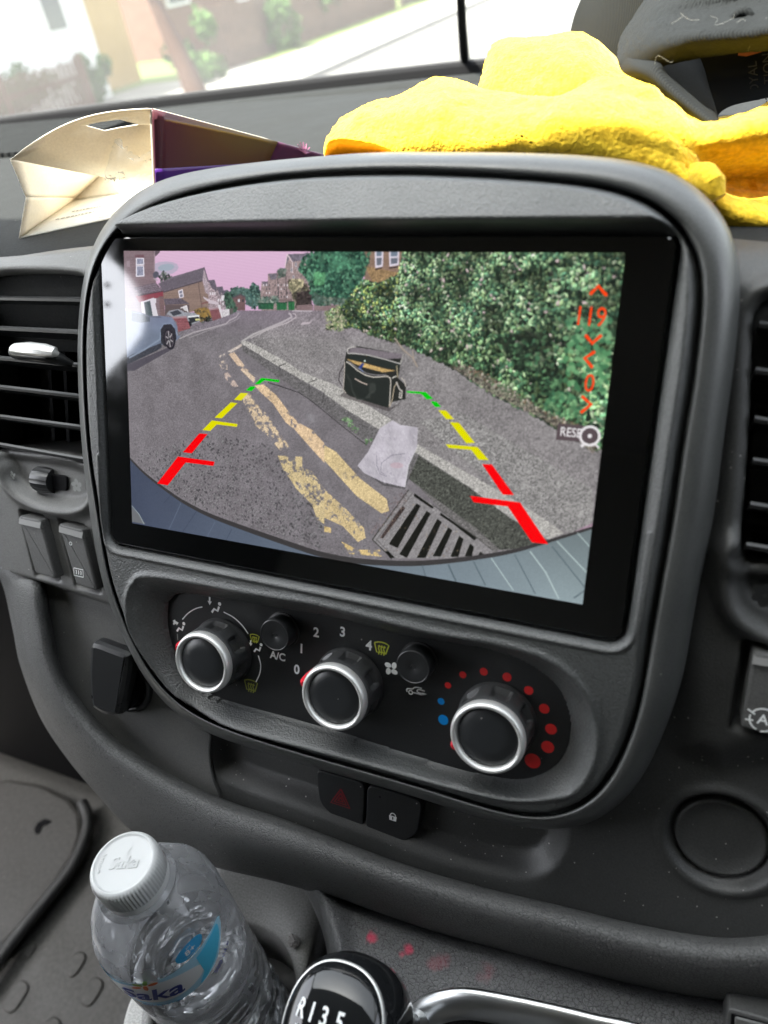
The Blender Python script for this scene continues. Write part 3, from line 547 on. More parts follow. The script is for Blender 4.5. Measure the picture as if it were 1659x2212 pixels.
RO=smo(RO,5); RG=smo(RG,5)
con=thing('centre_console_surround',uvw(.1,.03,0),'raised black plastic surround framing the display and heater controls','console surround')
def ring_rows(specs,mt,name,par):
    V=[];
    for f,w in specs:
        Q=RO*(1-f)+RG*f; V+= [PW3(x,y,w) for x,y in Q]
    F=gridf(len(specs),NR,True); return mesh(name,np.array(V),np.ascontiguousarray(F),mt,par)
def back(rows): return rows
# outer skirt follows the same outline further back
V0=[wld(PL(x,y,-.012)-np.array([0,0,.030])) for x,y in RO]
rimspec=[(0,-.0118),(.03,-.008),(.10,-.0045),(.22,-.0018),(.40,.0006),(.60,.0020),(.80,.0026),(.90,.0024),(.955,.0016),(.985,-.0002),(1.0,-.0030)]
V=list(V0)
for f,w in rimspec: V+=[PW3(x,y,w) for x,y in RO*(1-f)+RG*f]
mesh('surround_rim',np.array(V),np.ascontiguousarray(gridf(len(rimspec)+1,NR,True)),M['rim'],con)
# fascia plate: relief over the console plane, with the screen recess, the hood over it and the scooped heater recess
gu=np.array([PL(x,y,.001)[:2] for x,y in RG]); guo=gu
GL=rounded([(-.0130,.1225),(.2150,.1225),(.2145,-.0112),(-.0125,-.0112)],.006,6)
HOOD=np.array([UV_(x,y,.008) for x,y in [(150,600),(205,530),(240,503),(330,492),(500,488),(830,484),(1200,486),(1440,490),(1476,500),(1500,530),(1530,600),(1540,300),(830,250),(150,330)]])
REC=np.array([UV_(x,y,.002) for x,y in catmull([(286,1262),(330,1243),(560,1282),(700,1306),(929,1362),(1090,1391),(1198,1429),(1262,1490),(1290,1560),(1285,1640),(1245,1705),(1187,1722),(1090,1722),(929,1684),(768,1640),(600,1596),(440,1556),(372,1508),(318,1448),(284,1369),(276,1300),(286,1262)],110)])
PAN=np.array([UV_(x,y,-.007) for x,y in catmull([(361,1300),(390,1281),(473,1290),(713,1330),(878,1370),(1056,1400),(1146,1433),(1205,1481),(1230,1538),(1232,1590),(1214,1640),(1181,1669),(1137,1685),(1086,1684),(997,1666),(878,1630),(747,1588),(638,1556),(529,1527),(463,1505),(418,1478),(378,1418),(360,1354),(361,1300)],120)])
def fascia_h(U,V):
    dg=sdf(gu[::3],U,V); w=.0022*S(-dg,.0,.004)+.0004-.006*S(-dg,.0020,-.0005)
    dh=sdf(HOOD,U,V); ramp_=np.clip((.1500-V-.010*np.abs((U-.105)/.13)**2.2)/.026,0,1)*.0125; w=w+ramp_*S(-dh,-.0018,.0004)*S(-dg,.0008,.004)
    # right flank slopes towards the glass
    w=w+.0030*S(U,.2165,.2225)*(V>-.02)*S(V,-.02,.0)*S(-dg,.001,.005)
    dgl=sdf(GL,U,V); w=np.where(dgl<.0032,w*S(dgl,.0010,.0032)-.0065*(1-S(dgl,.0004,.0016)),w)
    w=w+.0007*np.exp(-((dgl-.0038)/.0007)**2)*(V<.03); dr=sdf(REC,U,V); dp=sdf(PAN,U,V)
    k=np.clip(dp/(dp-dr+1e-9),0,1); sl=np.where(dr<0,k,1.0)
    depth=-.0082*(1-np.sin(np.clip(sl,0,1)*math.pi/2)**1.25)
    w=np.where(dr<0,w+depth,w); w=np.where(dp<0,-.0098,w)
    w=w+.0012*np.exp(-((dr)/.0016)**2)
    return w
fa=hfield('fascia_plate',-.036,.245,-.102,.156,.00065,fascia_h,M['fascia'],con,keep=lambda U,V: sdf(gu[::3],U,V)<.0045)
# ---- dash front: one relief with vent housings, pockets and switch wells
uvp=lambda pts,w=-.018: np.array([UV_(x,y,w) for x,y in pts])
HLp=uvp([(-160,560),(0,548),(100,530),(260,500),(300,700),(300,1000),(300,1338),(238,1319),(78,1267),(-40,1232),(-160,1200)],-.012)
LVp=uvp(catmull([(-60,640),(-30,600),(20,592),(80,590),(150,594),(186,610),(186,700),(186,800),(190,900),(198,1000),(120,985),(0,968),(-60,960),(-60,640)],70),-.012)
LPL=uvp(catmull([(-20,962),(60,978),(182,1012),(184,1055),(172,1076),(140,1084),(90,1078),(50,1062),(22,1036),(8,1000),(-20,962)],50),-.012)
SW1=uvp([(36,1106),(86,1117),(124,1255),(72,1242)],-.012); SW2=uvp([(122,1124),(178,1140),(212,1280),(160,1265)],-.012)
POC=uvp(catmull([(440,1560),(444,1600),(450,1650),(466,1683),(520,1712),(620,1744),(720,1780),(870,1838),(1000,1882),(1080,1902),(1140,1908),(1185,1893),(1212,1860),(1224,1822),(1225,1780),(1180,1720),(900,1640),(600,1540),(440,1560)],90),-.02)
RVp=uvp(catmull([(1760,650),(1680,645),(1645,665),(1632,720),(1624,900),(1612,1080),(1606,1200),(1680,1212),(1760,1220),(1760,650)],60),-.012)
RPL=uvp(catmull([(1604,1208),(1700,1222),(1780,1240),(1780,1400),(1700,1360),(1650,1335),(1620,1310),(1608,1270),(1604,1208)],60),-.012)
SW3=uvp([(1612,1392),(1800,1430),(1790,1640),(1585,1582)],-.012)
HRp=uvp([(1500,440),(1700,480),(1820,500),(1820,1500),(1700,1650),(1560,1680),(1470,1640),(1440,1400)],-.012)
CC=UV_(1557,1825,-.02); RIN=np.linalg.norm(UV_(1457,1812,-.02)-CC); ROUT=np.linalg.norm(UV_(1437,1800,-.02)-CC)
print('cover radius',RIN,ROUT)
def dash_h(U,V):
    w=-.022+0*U
    w=w+.0085*(1-S(sdf(HLp,U,V),-.0035,.0025))
    w=w+.0060*(1-S(sdf(HRp,U,V),-.012,.006))
    w=w-.012*S(V,.108,.128)-.05*S(V,.120,.150)
    d=sdf(LVp,U,V); w=w+.0022*np.exp(-((d-.003)/.0022)**2)-.034*(1-S(d,-.0022,.0008))
    d=sdf(LPL,U,V); w=w-.0045*(1-S(d,-.002,.0035))+.0035*np.exp(-((d-.0055)/.003)**2)*(V<.05)
    for s in (SW1,SW2): w=w-.006*(1-S(sdf(s,U,V),-.0008,.0012))
    d=sdf(POC,U,V); w=w-.0085*(1-S(d,-.010,.0015))
    d=sdf(RVp,U,V); w=w+.0035*np.exp(-((d-.0045)/.0035)**2)-.034*(1-S(d,-.0022,.0008))
    d=sdf(RPL,U,V); w=w-.005*(1-S(d,-.002,.003))+.005*np.exp(-((d-.0060)/.0038)**2)*(V<.052)
    d=sdf(SW3,U,V); w=w-.007*(1-S(d,-.0006,.0014))
    r=np.hypot(U-CC[0],V-CC[1]); w=w-.0045*(1-S(r,ROUT-.003,ROUT+.0012))+.0016*np.exp(-((r-ROUT-.0018)/.0022)**2)
    # slow sag so that broad reflections are not dead flat
    return w+.0012*np.sin(U*31+1)*np.cos(V*27)
def dkeep(U,V):
    x0,y0=0,0
    # keep what lies above the middle line of the leather roll
    P=np.stack([U.ravel(),V.ravel()],1); return (sdf(KEEP,U,V)<0)
UB=[(90,1240),(99,1262),(112,1348),(133,1443),(172,1511),(258,1602),(387,1683),(500,1733),(600,1765),(707,1805),(866,1864),(1025,1912),(1207,1956),(1402,2002),(1571,2026),(1720,2010),(1850,1985)]
LB=[(-12,1222),(10,1270),(30,1360),(47,1440),(90,1550),(150,1640),(215,1715),(301,1800),(440,1862),(600,1902),(760,1950),(930,2008),(1110,2057),(1290,2105),(1480,2148),(1720,2176),(1850,2185)]
mid=[(a[0]*.6+b[0]*.4,a[1]*.6+b[1]*.4) for a,b in zip(UB,LB)]
KEEP=uvp([(-400,1180),(-20,1200)]+mid+[(2100,1900),(2100,100),(-600,100)],-.02)
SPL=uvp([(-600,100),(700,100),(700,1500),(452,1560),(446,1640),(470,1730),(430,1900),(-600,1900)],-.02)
hfield('dash_front',-.150,.330,-.190,.150,.0011,dash_h,M['dash_dusty'],dash,keep=lambda U,V: dkeep(U,V)&(sdf(SPL,U,V)>-.0012))
hfield('dash_front_left_lit',-.150,.330,-.190,.150,.0011,lambda U,V: dash_h(U,V)+.0003,M['dash_left_lit'],dash,keep=lambda U,V: dkeep(U,V)&(sdf(SPL,U,V)<0))
m=MB(); m.tube([wld(np.array([a,b,float(dash_h(np.array([[a]]),np.array([[b]]))[0,0])+.0002])) for a,b in [tuple(UV_(x,y,-.02)) for x,y in catmull([(700,1490),(560,1530),(452,1560),(446,1600),(446,1640),(456,1690),(470,1730),(462,1790),(440,1860)],70)]],.0011,8,cap=False); m.build('split_cover_strip',M['dash_dusty'],dash)  # strip added over the edge between the two dash colours
# leather roll
rows=[]
for f,w in [(-.02,-.034),(.0,-.0205),(.05,-.0155),(.16,-.0108),(.34,-.0078),(.55,-.0085),(.75,-.0125),(.90,-.019),(1.0,-.028),(1.03,-.045)]:
    rows.append([PW3(a[0]*(1-f)+b[0]*f,a[1]*(1-f)+b[1]*f,w-(.016,.004,.001)[i_]*(i_<3) if i_<3 else w) for i_,(a,b) in enumerate(zip(UB,LB))])
sheet('leather_roll',rows,260,44,M['leather'],dash,flip=True)
# lower leather panel, stained with red
ML=M['leather_stain']=plastic('leather grain trim with red smears',(.12,.121,.122),.52,.0016,.6,.14,kind='leather',dist=.0005,spec=.5)
b_=ML.node_tree.nodes['Principled BSDF']; src=b_.inputs['Base Color'].links[0].from_socket; prev=None
panel_rows=[]
top=[(655,1880),(760,1938),(930,1998),(1110,2048),(1290,2097),(1480,2141),(1720,2168),(1850,2172)]
for dy,w,k in [(-6,-.046,0),(6,-.0345,0),(34,-.0265,.3),(80,-.0205,.6),(140,-.013,.85),(230,-.003,1),(330,.010,1.1)]:
    r=[]
    for i,(x,y) in enumerate(top):
        xx_=x+(75*k if i==0 else 30*k if i==1 else 0); r.append(PW3(xx_,y+dy+(0 if i else 20*k),w))
    panel_rows.append([PW3(top[0][0]+(75*k)-16,top[0][1]+dy+18,w-.05)]+[r[0]*1.0]+r[1:])
lp=sheet('lower_trim_panel',panel_rows,220,70,ML,dash,flip=True)
tc=N_(ML,'ShaderNodeTexCoord'); nz=N_(ML,'ShaderNodeTexNoise'); nz.inputs['Scale'].default_value=330; nz.inputs['Detail'].default_value=3; LK(ML,tc.outputs['Object'],nz.inputs['Vector'])
cur=src; o0=np.array(ORG[lp.name])
for (x0,y0),(x1,y1),rad,am in [((808,2012),(797,2038),.0020,.62),((800,2046),(806,2058),.0024,.95),((882,2050),(881,2051),.0021,.55),((869,2062),(868,2086),.0017,.85),((938,2082),(958,2074),.0026,.12),((1050,2088),(1052,2096),.0030,.09),((1040,2112),(1052,2118),.002,.05),((770,2060),(772,2064),.003,.12)]:
    A=PW3(x0,y0,-.021)-o0; B=PW3(x1,y1,-.021)-o0; best=None
    for P_ in (A,A*.5+B*.5,B):
        dd=N_(ML,'ShaderNodeVectorMath',operation='DISTANCE'); LK(ML,tc.outputs['Object'],dd.inputs[0]); dd.inputs[1].default_value=tuple(P_)
        if best is None: best=dd.outputs['Value']
        else:
            mn=N_(ML,'ShaderNodeMath',operation='MINIMUM'); LK(ML,best,mn.inputs[0]); LK(ML,dd.outputs['Value'],mn.inputs[1]); best=mn.outputs[0]
    ad=N_(ML,'ShaderNodeMath',operation='MULTIPLY_ADD'); LK(ML,nz.outputs[0],ad.inputs[0]); ad.inputs[1].default_value=rad*1.3; LK(ML,best,ad.inputs[2])
    mr=N_(ML,'ShaderNodeMapRange'); mr.interpolation_type='SMOOTHSTEP'; LK(ML,ad.outputs[0],mr.inputs[0]); mr.inputs[1].default_value=rad*2.35; mr.inputs[2].default_value=rad*1.15; mr.inputs[3].default_value=0; mr.inputs[4].default_value=am
    cur=mixc(ML,mr.outputs[0],cur,(.92,.03,.12))
LK(ML,cur,b_.inputs['Base Color'])
# dash top, running forward to the windscreen
Z0=ZB
drow=[]
for y,z in [(.058,.052),(.060,.078),(.066,.089),(.078,.0945),(.11,.096),(.20,.094),(.34,.091),(.47,.086),(.53,.080),(.56,.060)]:
    drow.append([(x,y,Z0+z-.02*max(0,abs(x+.0)-.35)**1.5) for x in (-1.0,-.7,-.4,-.1,.2,.5,.8,1.0)])
sheet('dash_top',drow,120,60,M['dash_top'],dash,flip=False)
# ribbed demister strip beside the box
mb=MB()
for k in range(46):
    x=-.62+k*.0075; mb.box((x,.37,Z0+.0925),(.0022,0,0),(0,.075,-.0012),(0,0,.0022))
mb.build('demister_grille',M['dash_top'],dash)
# tray in front of the lower trim, with the cup holder well
tz=Z0-.250
def ZQ(x,y,z=tz): return Zp(x,y,z)
TR=[(468,1812),(560,1832),(640,1872),(692,1925),(690,1990),(668,2060),(655,2130),(640,2330),(450,2420),(240,2400),(300,2290),(380,2200),(420,2100),(440,1980)]
tp=[ZQ(x,y)[:2] for x,y in TR]
BX,BY=.0345,-.1040; BZ=ZB-.298; BR=.0345
wc=[(BX+.040*math.cos(t),BY+.040*math.sin(t)) for t in np.linspace(0,2*math.pi,48,endpoint=False)]
# tray plate with a round well: ring from well edge to outline, by angle
def ray_poly(P,c,t):
    best=None; dx,dy=math.cos(t),math.sin(t)
    for (ax,ay),(bx,by) in zip(P,P[1:]+P[:1]):
        ex,ey=bx-ax,by-ay; den=dx*ey-dy*ex
        if abs(den)<1e-12: continue
        s=((ax-c[0])*ey-(ay-c[1])*ex)/den; u=((ax-c[0])*dy-(ay-c[1])*dx)/den
        if s>0 and 0<=u<=1 and (best is None or s>best): best=s
    return best or .06
V=[];n=160;T=np.linspace(0,2*math.pi,n,endpoint=False)
oc=(BX+.01,BY+.015)
R_out=[max(ray_poly([tuple(p) for p in tp],(BX,BY),t),.046) for t in T]
for k,(f,z) in enumerate([(None,-.055),(0,-.004),(.03,.0),(.5,.0),(.93,.0),(.985,-.002),(1,-.006),(1.0,-.05)]):
    for i,t in enumerate(T):
        r=.0385 if f is None else .040+(R_out[i]-.040)*f; V.append((BX+r*math.cos(t),BY+r*math.sin(t),tz+z))
M['tray']=plastic('worn grey tray plastic',(.24,.24,.23),.5,.0010,.3,.22)
tray=thing('cup_holder_tray',(BX,BY,tz),'worn grey moulded tray holding the water bottle under the leather trim','cup holder')
mesh('tray_plate',V,np.ascontiguousarray(gridf(8,n,True)),M['tray'],tray)
m=MB(); m.add([(BX+.0386*math.cos(t),BY+.0386*math.sin(t),BZ-.0006) for t in T],[tuple(range(n))]); m.add([(BX+.0386*math.cos(t),BY+.0386*math.sin(t),z) for z in (BZ-.0006,tz-.05) for t in T],[tuple(f) for f in gridf(2,n,True)]); m.build('cup_well',M['dash'],tray)
# rounded light grey lug standing below left of the bottle
LG=[(262,2215),(278,2160),(305,2118),(330,2105),(365,2112),(385,2150),(400,2260),(380,2350),(262,2350)]
lug=[tuple(Zp(x,y,tz-.035)[:2]) for x,y in LG]; M['lug']=plastic('pale grey plastic',(.50,.50,.48),.5,.0010,.2,.2)
prism('cup_holder_lug',rounded(lug,.006,5),tz-.055,tz-.035,M['lug'],tray,.002,frame=lambda a,b,c:(a,b,c))
# crumb on the tray
cr_=Zp(635,2036,tz+.001); bmx=bmesh.new(); bmesh.ops.create_icosphere(bmx,subdivisions=3,radius=.0032)
for v_ in bmx.verts: v_.co=Vector((v_.co.x*1.1,v_.co.y,v_.co.z*.7))*(1+.5*mnoise.noise(v_.co*900))
cme=bpy.data.meshes.new('crumb'); bmx.to_mesh(cme); bmx.free(); crumb=bpy.data.objects.new('lint_crumb',cme); COL.objects.link(crumb); crumb.location=cr_+np.array([0,0,.0015]); crumb.data.materials.append(mat('pale lint',(.30,.29,.28),.9)); tag(crumb,'small pale crumb of lint on the grey tray beside the bottle','lint')
# ---------------------------------------------------------------- vents
def vent(name,label,xs,lines,tab=None,right=False):
    t=thing(name,PW3(*xs,-.02),label,'air vent','air vents in the dash')
    for i,(a,b) in enumerate(lines):
        m=MB(); A=PW3(*a,-.0145); B=PW3(*b,-.0145); ex=Vector(B-A); L=ex.length; ex.normalize()
        dn=Vector(MW@np.array([0,-.30,-1.0])).normalized(); up=ex.cross(dn).normalized()
        # aerofoil section swept along the vane
        prof=[(-.0008,.0),(-.0002,.0011),(.0030,.0013),(.0150,.0004),(.0150,-.0004),(.0030,-.0013),(-.0002,-.0011)]
        V=[Vector(A)+ex*(L*s)+dn*p[0]+up*p[1] for s in (0,.5,1) for p in prof]; k=len(prof)
        m.add(V,[(j*k+i2,j*k+(i2+1)%k,(j+1)*k+(i2+1)%k,(j+1)*k+i2) for j in range(2) for i2 in range(k)]+[tuple(range(k))[::-1],tuple(2*k+q for q in range(k))])
        o=m.build('vane',M['vane'],t,sharp=50)
    return t
lv=vent('air_vent','black louvred air vent left of the display, with a chrome tab on its third vane',(80,800),
  [((-60,643),(176,647)),((-60,706),(174,717)),((-60,768),(174,789)),((-60,829),(174,856)),((-60,892),(178,923)),((-60,950),(186,993))])
m=MB()
for x in (64,128,160,-10): 
    for j,y in enumerate((660,)): m.box(PW3(x,820,-.040),MW@np.array([.0011,0,0]),MW@np.array([0,.032,0]),MW@np.array([0,0,.006]))
m.build('cross_vanes',M['dark'],lv)
# chrome tipped tab on the third vane
A=[PW3(x,y,w) for x,y,w in [(22,758,-.004),(26,750,-.002),(40,748,-.0005),(75,752,.0),(110,756,-.0005),(126,762,-.002),(138,774,-.006),(152,786,-.011)]]
m=MB(); m.tube([PW3(x,y,w) for x,y,w in [(24,764,-.006),(40,762,-.005),(75,764,-.0045),(110,769,-.005),(130,776,-.008),(156,787,-.0125)]],[(.0012,.0020),(.0040,.0030),(.0046,.0034),(.0044,.0033),(.0034,.0026),(.0012,.0018)],14); vt=m.build('vane_tab',M['vane'],lv)
m=MB(); m.tube([PW3(x,y,w) for x,y,w in [(25,756,-.0035),(34,753,-.0020),(60,753,-.0012),(95,757,-.0012),(118,761,-.0022),(124,765,-.0035)]],[(.0010,.0012),(.0036,.0024),(.0042,.0028),(.0040,.0028),(.0030,.0022),(.0012,.0012)],14); m.build('chrome_tip',M['chrome'],vt)
# thumbwheel
whc=PW3(103,1036,-.020); wx=Vector(MW@np.array([1,0,0])); wy=Vector(MW@np.array([0,1,0])); wz=Vector(MW@np.array([0,0,1]))
well=prism('thumbwheel_well',rounded([UV_(63,1018,-.016),UV_(140,1030,-.016),UV_(140,1062,-.016),UV_(70,1054,-.016)],.002,5),-.022,-.0172,M['dark'],lv,.0004)
V=[];F=[];n=40;ww=.0062
for s,(x,rr) in enumerate([(-ww,.0050),(-ww*.93,.0064),(-ww*.3,.0068),(ww*.3,.0068),(ww*.93,.0064),(ww,.0050)]):
    for i in range(n):
        a=i/n*2*math.pi; r=rr*(1+(.035 if i%2 else -.0)); V.append(Vector(whc)+wx*x+wy*(r*math.cos(a))+wz*(r*math.sin(a)))
F=[tuple(f) for f in gridf(6,n,True)]+[tuple(range(n))[::-1],tuple(5*n+i for i in range(n))]
mesh('thumbwheel',V,F,M['vane'],lv,True,30)
def fan_icon(name,cu,cv,r,w,mt,par,n=4,a0=.3):
    m=MB()
    for k in range(n):
        a=a0+k*2*math.pi/n; c=(cu+math.cos(a)*r*.58,cv+math.sin(a)*r*.58)
        pts=[(c[0]+.46*r*math.cos(t)*math.cos(a+.5)-.34*r*math.sin(t)*math.sin(a+.5),c[1]+.46*r*math.cos(t)*math.sin(a+.5)+.34*r*math.sin(t)*math.cos(a+.5)) for t in np.linspace(0,2*math.pi,16,endpoint=False)]
        m.add([wld((p[0],p[1],w)) for p in pts],[tuple(range(16))])
    return m.build(name,mt,par,smooth=False,sharp=None)
c=UV_(32,1026,-.016); fan_icon('fan_mark',c[0],c[1],.0022,-.0146,M['ink_dim'],lv,4)
c=UV_(170,1048,-.016); fan_icon('fan_mark',c[0],c[1],.0034,-.0146,M['ink_dim'],lv,5)
rv=vent('air_vent','black louvred air vent at the right edge of the dash, right of the display',(1650,900),
  [((1640,700),(1800,722)),((1632,800),(1800,825)),((1630,905),(1800,935)),((1626,995),(1800,1020)),((1620,1090),(1800,1120)),((1612,1178),(1800,1208))])
for i,c_ in enumerate(rv.children): pass
c=UV_(1652,1284,-.016); fan_icon('fan_mark',c[0],c[1],.0042,-.0142,M['vane'],rv,6)
# ---------------------------------------------------------------- rocker switches
def rocker(label,pts,group,w0=-.020,w1=-.0085,tilt=None,nm='rocker_switch'):
    t=thing(nm,PW3(*pts[0],w0),label,'switch',group)
    P=[UV_(x,y,w1) for x,y in pts]
    prism('switch_cap',rounded(P,.0012,4),w0,w1,M['lower'],t,.0009)
    # paler upper lip
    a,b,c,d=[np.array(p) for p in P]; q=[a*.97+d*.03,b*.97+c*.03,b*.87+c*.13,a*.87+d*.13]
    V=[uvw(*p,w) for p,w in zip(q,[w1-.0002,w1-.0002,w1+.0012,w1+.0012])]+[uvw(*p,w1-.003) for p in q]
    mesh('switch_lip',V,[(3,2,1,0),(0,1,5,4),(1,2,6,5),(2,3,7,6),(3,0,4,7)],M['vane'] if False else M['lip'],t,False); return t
M['lip']=mat('pale switch lip',(.16,.16,.155),.5)
r1=rocker('blank grey rocker switch under the left vent, the left one of two',[(40,1114),(86,1124),(121,1250),(76,1238)],'rocker switches under the left vent')
r2=rocker('grey rocker switch with a printed heater symbol under the left vent, next to the surround',[(126,1131),(177,1145),(209,1276),(164,1262)],'rocker switches under the left vent')
def strokes(name,lst,wid,w,mt,par,frame=None):
    m=MB()
    for p in lst: stroke(m,p,wid,w,frame)
    return m.build(name,mt,par,smooth=False,sharp=None)
c=UV_(170,1236,-.0085); k=.0030
strokes('heater_symbol',[[(c[0]-k,c[1]+k*.6),(c[0]+k,c[1]+k*.6),(c[0]+k,c[1]-k*.7),(c[0]-k,c[1]-k*.7),(c[0]-k,c[1]+k*.6)]]+[[(c[0]+q*k,c[1]-k*.4),(c[0]+q*k+.0002,c[1]),(c[0]+q*k,c[1]+k*.35)] for q in (-.5,0,.5)],.0005,-.00835,M['ink'],r2)
c=UV_(153,1174,-.0085); strokes('status_mark',[arcpts(c[0],c[1],.0008,0,360,12)],.0004,-.00835,M['ink'],r2)
r3=rocker('black rocker switch with a white letter A symbol at the right edge of the dash',[(1628,1410),(1800,1438),(1775,1620),(1600,1570)],None)
c=UV_(1648,1555,-.0085); r_=.0041
strokes('stop_start_symbol',[arcpts(c[0],c[1],r_,60,150,14),arcpts(c[0],c[1],r_,165,250,14),arcpts(c[0],c[1],r_,-70,40,12),[(c[0]-r_*1.25,c[1]+r_*.7),(c[0]-r_*.65,c[1]+r_*.35)],[(c[0]-r_*1.3,c[1]-r_*.25),(c[0]-r_*.7,c[1]-r_*.2)],[(c[0]-.0002,c[1]-r_*1.05),(c[0]+r_*.5,c[1]-r_*.9)]],.00055,-.0083,M['ink'],r3)
text('letter','A',c[0],c[1],-.0083,.0036,M['ink'],r3,bold=.012)
# hazard and lock buttons
def button(nm,label,pts,w1=-.0235,cat='switch'):
    t=thing(nm,PW3(*pts[0],-.033),label,cat,'buttons under the heater panel'); P=[UV_(x,y,w1) for x,y in pts]
    prism('button_cap',rounded(P,.004,6),-.034,w1,M['satin'],t,.0005); return t
hz=button('hazard_button','black hazard button with a dark red warning triangle below the heater panel',[(682,1662),(788,1693),(785,1790),(724,1768),(690,1735)])
c=UV_(736,1726,-.0235); k=.0058
tri=lambda s:[(c[0]+s*k*math.cos(a),c[1]-.0004+s*k*math.sin(a)) for a in (math.pi/2,math.pi*7/6,math.pi*11/6,math.pi/2)]
strokes('hazard_triangle',[tri(1.0),tri(.62),tri(.26)],.00085,-.0233,M['ink_dkred'],hz)
lk=button('lock_button','black door lock button with a white padlock right of the hazard button',[(793,1695),(912,1731),(903,1795),(893,1806),(868,1819),(790,1792)])
c=UV_(849,1764,-.0235); V=[(c[0]-.0017,c[1]-.0020),(c[0]+.0017,c[1]-.0020),(c[0]+.0019,c[1]+.0004),(c[0]-.0019,c[1]+.0004)]
mesh('padlock_body',[uvw(*p,-.0233) for p in V],[(0,1,2,3)],M['ink'],lk,False); strokes('padlock_shackle',[arcpts(c[0],c[1]+.0005,.0013,0,180,12)],.0005,-.0233,M['ink'],lk)
strokes('keyhole',[[(c[0],c[1]),(c[0],c[1]-.0014)]],.0006,-.0232,M['satin'],lk)
c=UV_(821,1721,-.0235); strokes('status_dot',[arcpts(c[0],c[1],.0003,0,360,10)],.0004,-.0233,M['dark'],lk)
# power socket with flip cover, left of the surround
so=thing('power_socket',PW3(240,1470,-.022),'black power socket with a closed flip cover left of the heater panel','power socket')
P=[UV_(x,y,-.008) for x,y in catmull([(196,1395),(205,1386),(240,1398),(274,1412),(280,1425),(276,1470),(262,1535),(255,1546),(230,1545),(206,1532),(197,1515),(193,1450),(196,1395)],40)[:-1]]
prism('flip_cover',P,-.014,-.0070,M['vane'],so,.0028)
P2=[UV_(x,y,-.0075) for x,y in [(200,1421),(272,1438),(272,1432),(201,1415)]]; prism('cover_groove',P2,-.0078,-.0073,M['dark'],so,0)
P2=[UV_(x,y,-.0075) for x,y in [(198,1502),(262,1520),(261,1526),(199,1508)]]; prism('cover_groove',P2,-.0078,-.0073,M['dark'],so,0)
cs=UV_(262,1480,-.018); V=[];n=48
for r,w in [(.0172,-.0235),(.0165,-.0205),(.0150,-.0195),(.0135,-.0200),(.0130,-.026)]: V+=[uvw(cs[0]+r*math.cos(a),cs[1]+r*math.sin(a),w) for a in np.linspace(0,2*math.pi,n,endpoint=False)]
mesh('socket_ring',V,np.ascontiguousarray(gridf(5,n,True)),M['satin'],so)
m=MB(); m.add([uvw(cs[0]+.0128*math.cos(a),cs[1]+.0128*math.sin(a),w) for w in (-.0215,-.0135) for a in np.linspace(0,2*math.pi,n,endpoint=False)],[tuple(f) for f in gridf(2,n,True)]+[tuple(n+i for i in range(n))]); m.build('socket_plug_body',M['dark'],so)
# round blanking cover
cv=thing('round_blanking_cover',uvw(*CC,-.026),'round dusty black blanking cover set in the dash at the lower right','cover')
V=[];n=72
for r,w in [(RIN+.0004,-.0285),(RIN,-.0246),(RIN-.0008,-.0240),(RIN-.0016,-.0241),(RIN-.0022,-.0247),(RIN*.5,-.0243),(RIN*.02,-.0242)]: V+=[uvw(CC[0]+r*math.cos(a),CC[1]+r*math.sin(a),w) for a in np.linspace(0,2*math.pi,n,endpoint=False)]
mesh('cover_disc',V,[tuple(f) for f in gridf(7,n,True)]+[tuple(6*n+i for i in range(n))],M['dash_dusty'],cv)
# ---------------------------------------------------------------- display
M['glass_blk']=mg=mat('black display glass',(.0025,.0028,.003),.045,spec=.5,IOR=2.0); co=coords(mg); ns=N_(mg,'ShaderNodeTexNoise'); ns.inputs['Scale'].default_value=55; ns.inputs['Detail'].default_value=6; LK(mg,co,ns.inputs['Vector'])
mr=N_(mg,'ShaderNodeMapRange'); LK(mg,ns.outputs[0],mr.inputs[0]); mr.inputs[1].default_value=.45; mr.inputs[2].default_value=.75; mr.inputs[3].default_value=.04; mr.inputs[4].default_value=.10; LK(mg,mr.outputs[0],mg.node_tree.nodes['Principled BSDF'].inputs['Roughness'])
dp=thing('touchscreen_display',uvw(0,0,0),'wide glossy touchscreen showing a reversing camera view with coloured guide lines','display')
gl=prism('glass_panel',GL,-.0060,.0006,M['glass_blk'] if 'glass_blk' in M else mat('black display glass',(.0025,.0028,.003),.045,IOR=2.0,spec=.5),dp,.0007)
X,Y=np.meshgrid(np.arange(PW+1)/PW*AW,(1-np.arange(PH+1)/PH)*AH)
P=np.stack([X,Y,np.full_like(X,.00072)],-1).reshape(-1,3)@MW.T+OW
nu=PW+1; i=np.arange(PH)[:,None]; j=np.arange(PW)[None]; F=np.stack([(i+1)*nu+j,(i+1)*nu+j+1,i*nu+j+1,i*nu+j],-1).reshape(-1,4)
ms=bpy.data.materials.new('lit display picture'); ms.use_nodes=True; b=ms.node_tree.nodes['Principled BSDF']; b.inputs['Base Color'].default_value=(.002,.002,.002,1); b.inputs['Roughness'].default_value=.05; b.inputs['IOR'].default_value=2.0
at=ms.node_tree.nodes.new('ShaderNodeAttribute'); at.attribute_name='pixels'; ms.node_tree.links.new(at.outputs['Color'],b.inputs['Emission Color']); b.inputs['Emission Strength'].default_value=1.08*2**-EXPO
so_=mesh('screen_picture',P,np.ascontiguousarray(F),ms,dp,False)
lin=np.where(IMG<=.04045,IMG/12.92,((IMG+.055)/1.055)**2.4)
ca=so_.data.color_attributes.new('pixels','FLOAT_COLOR','CORNER'); c4=np.ones((PH*PW,4,4),np.float32); c4[:,:,:3]=lin.reshape(-1,1,3); ca.data.foreach_set('color',c4.ravel())
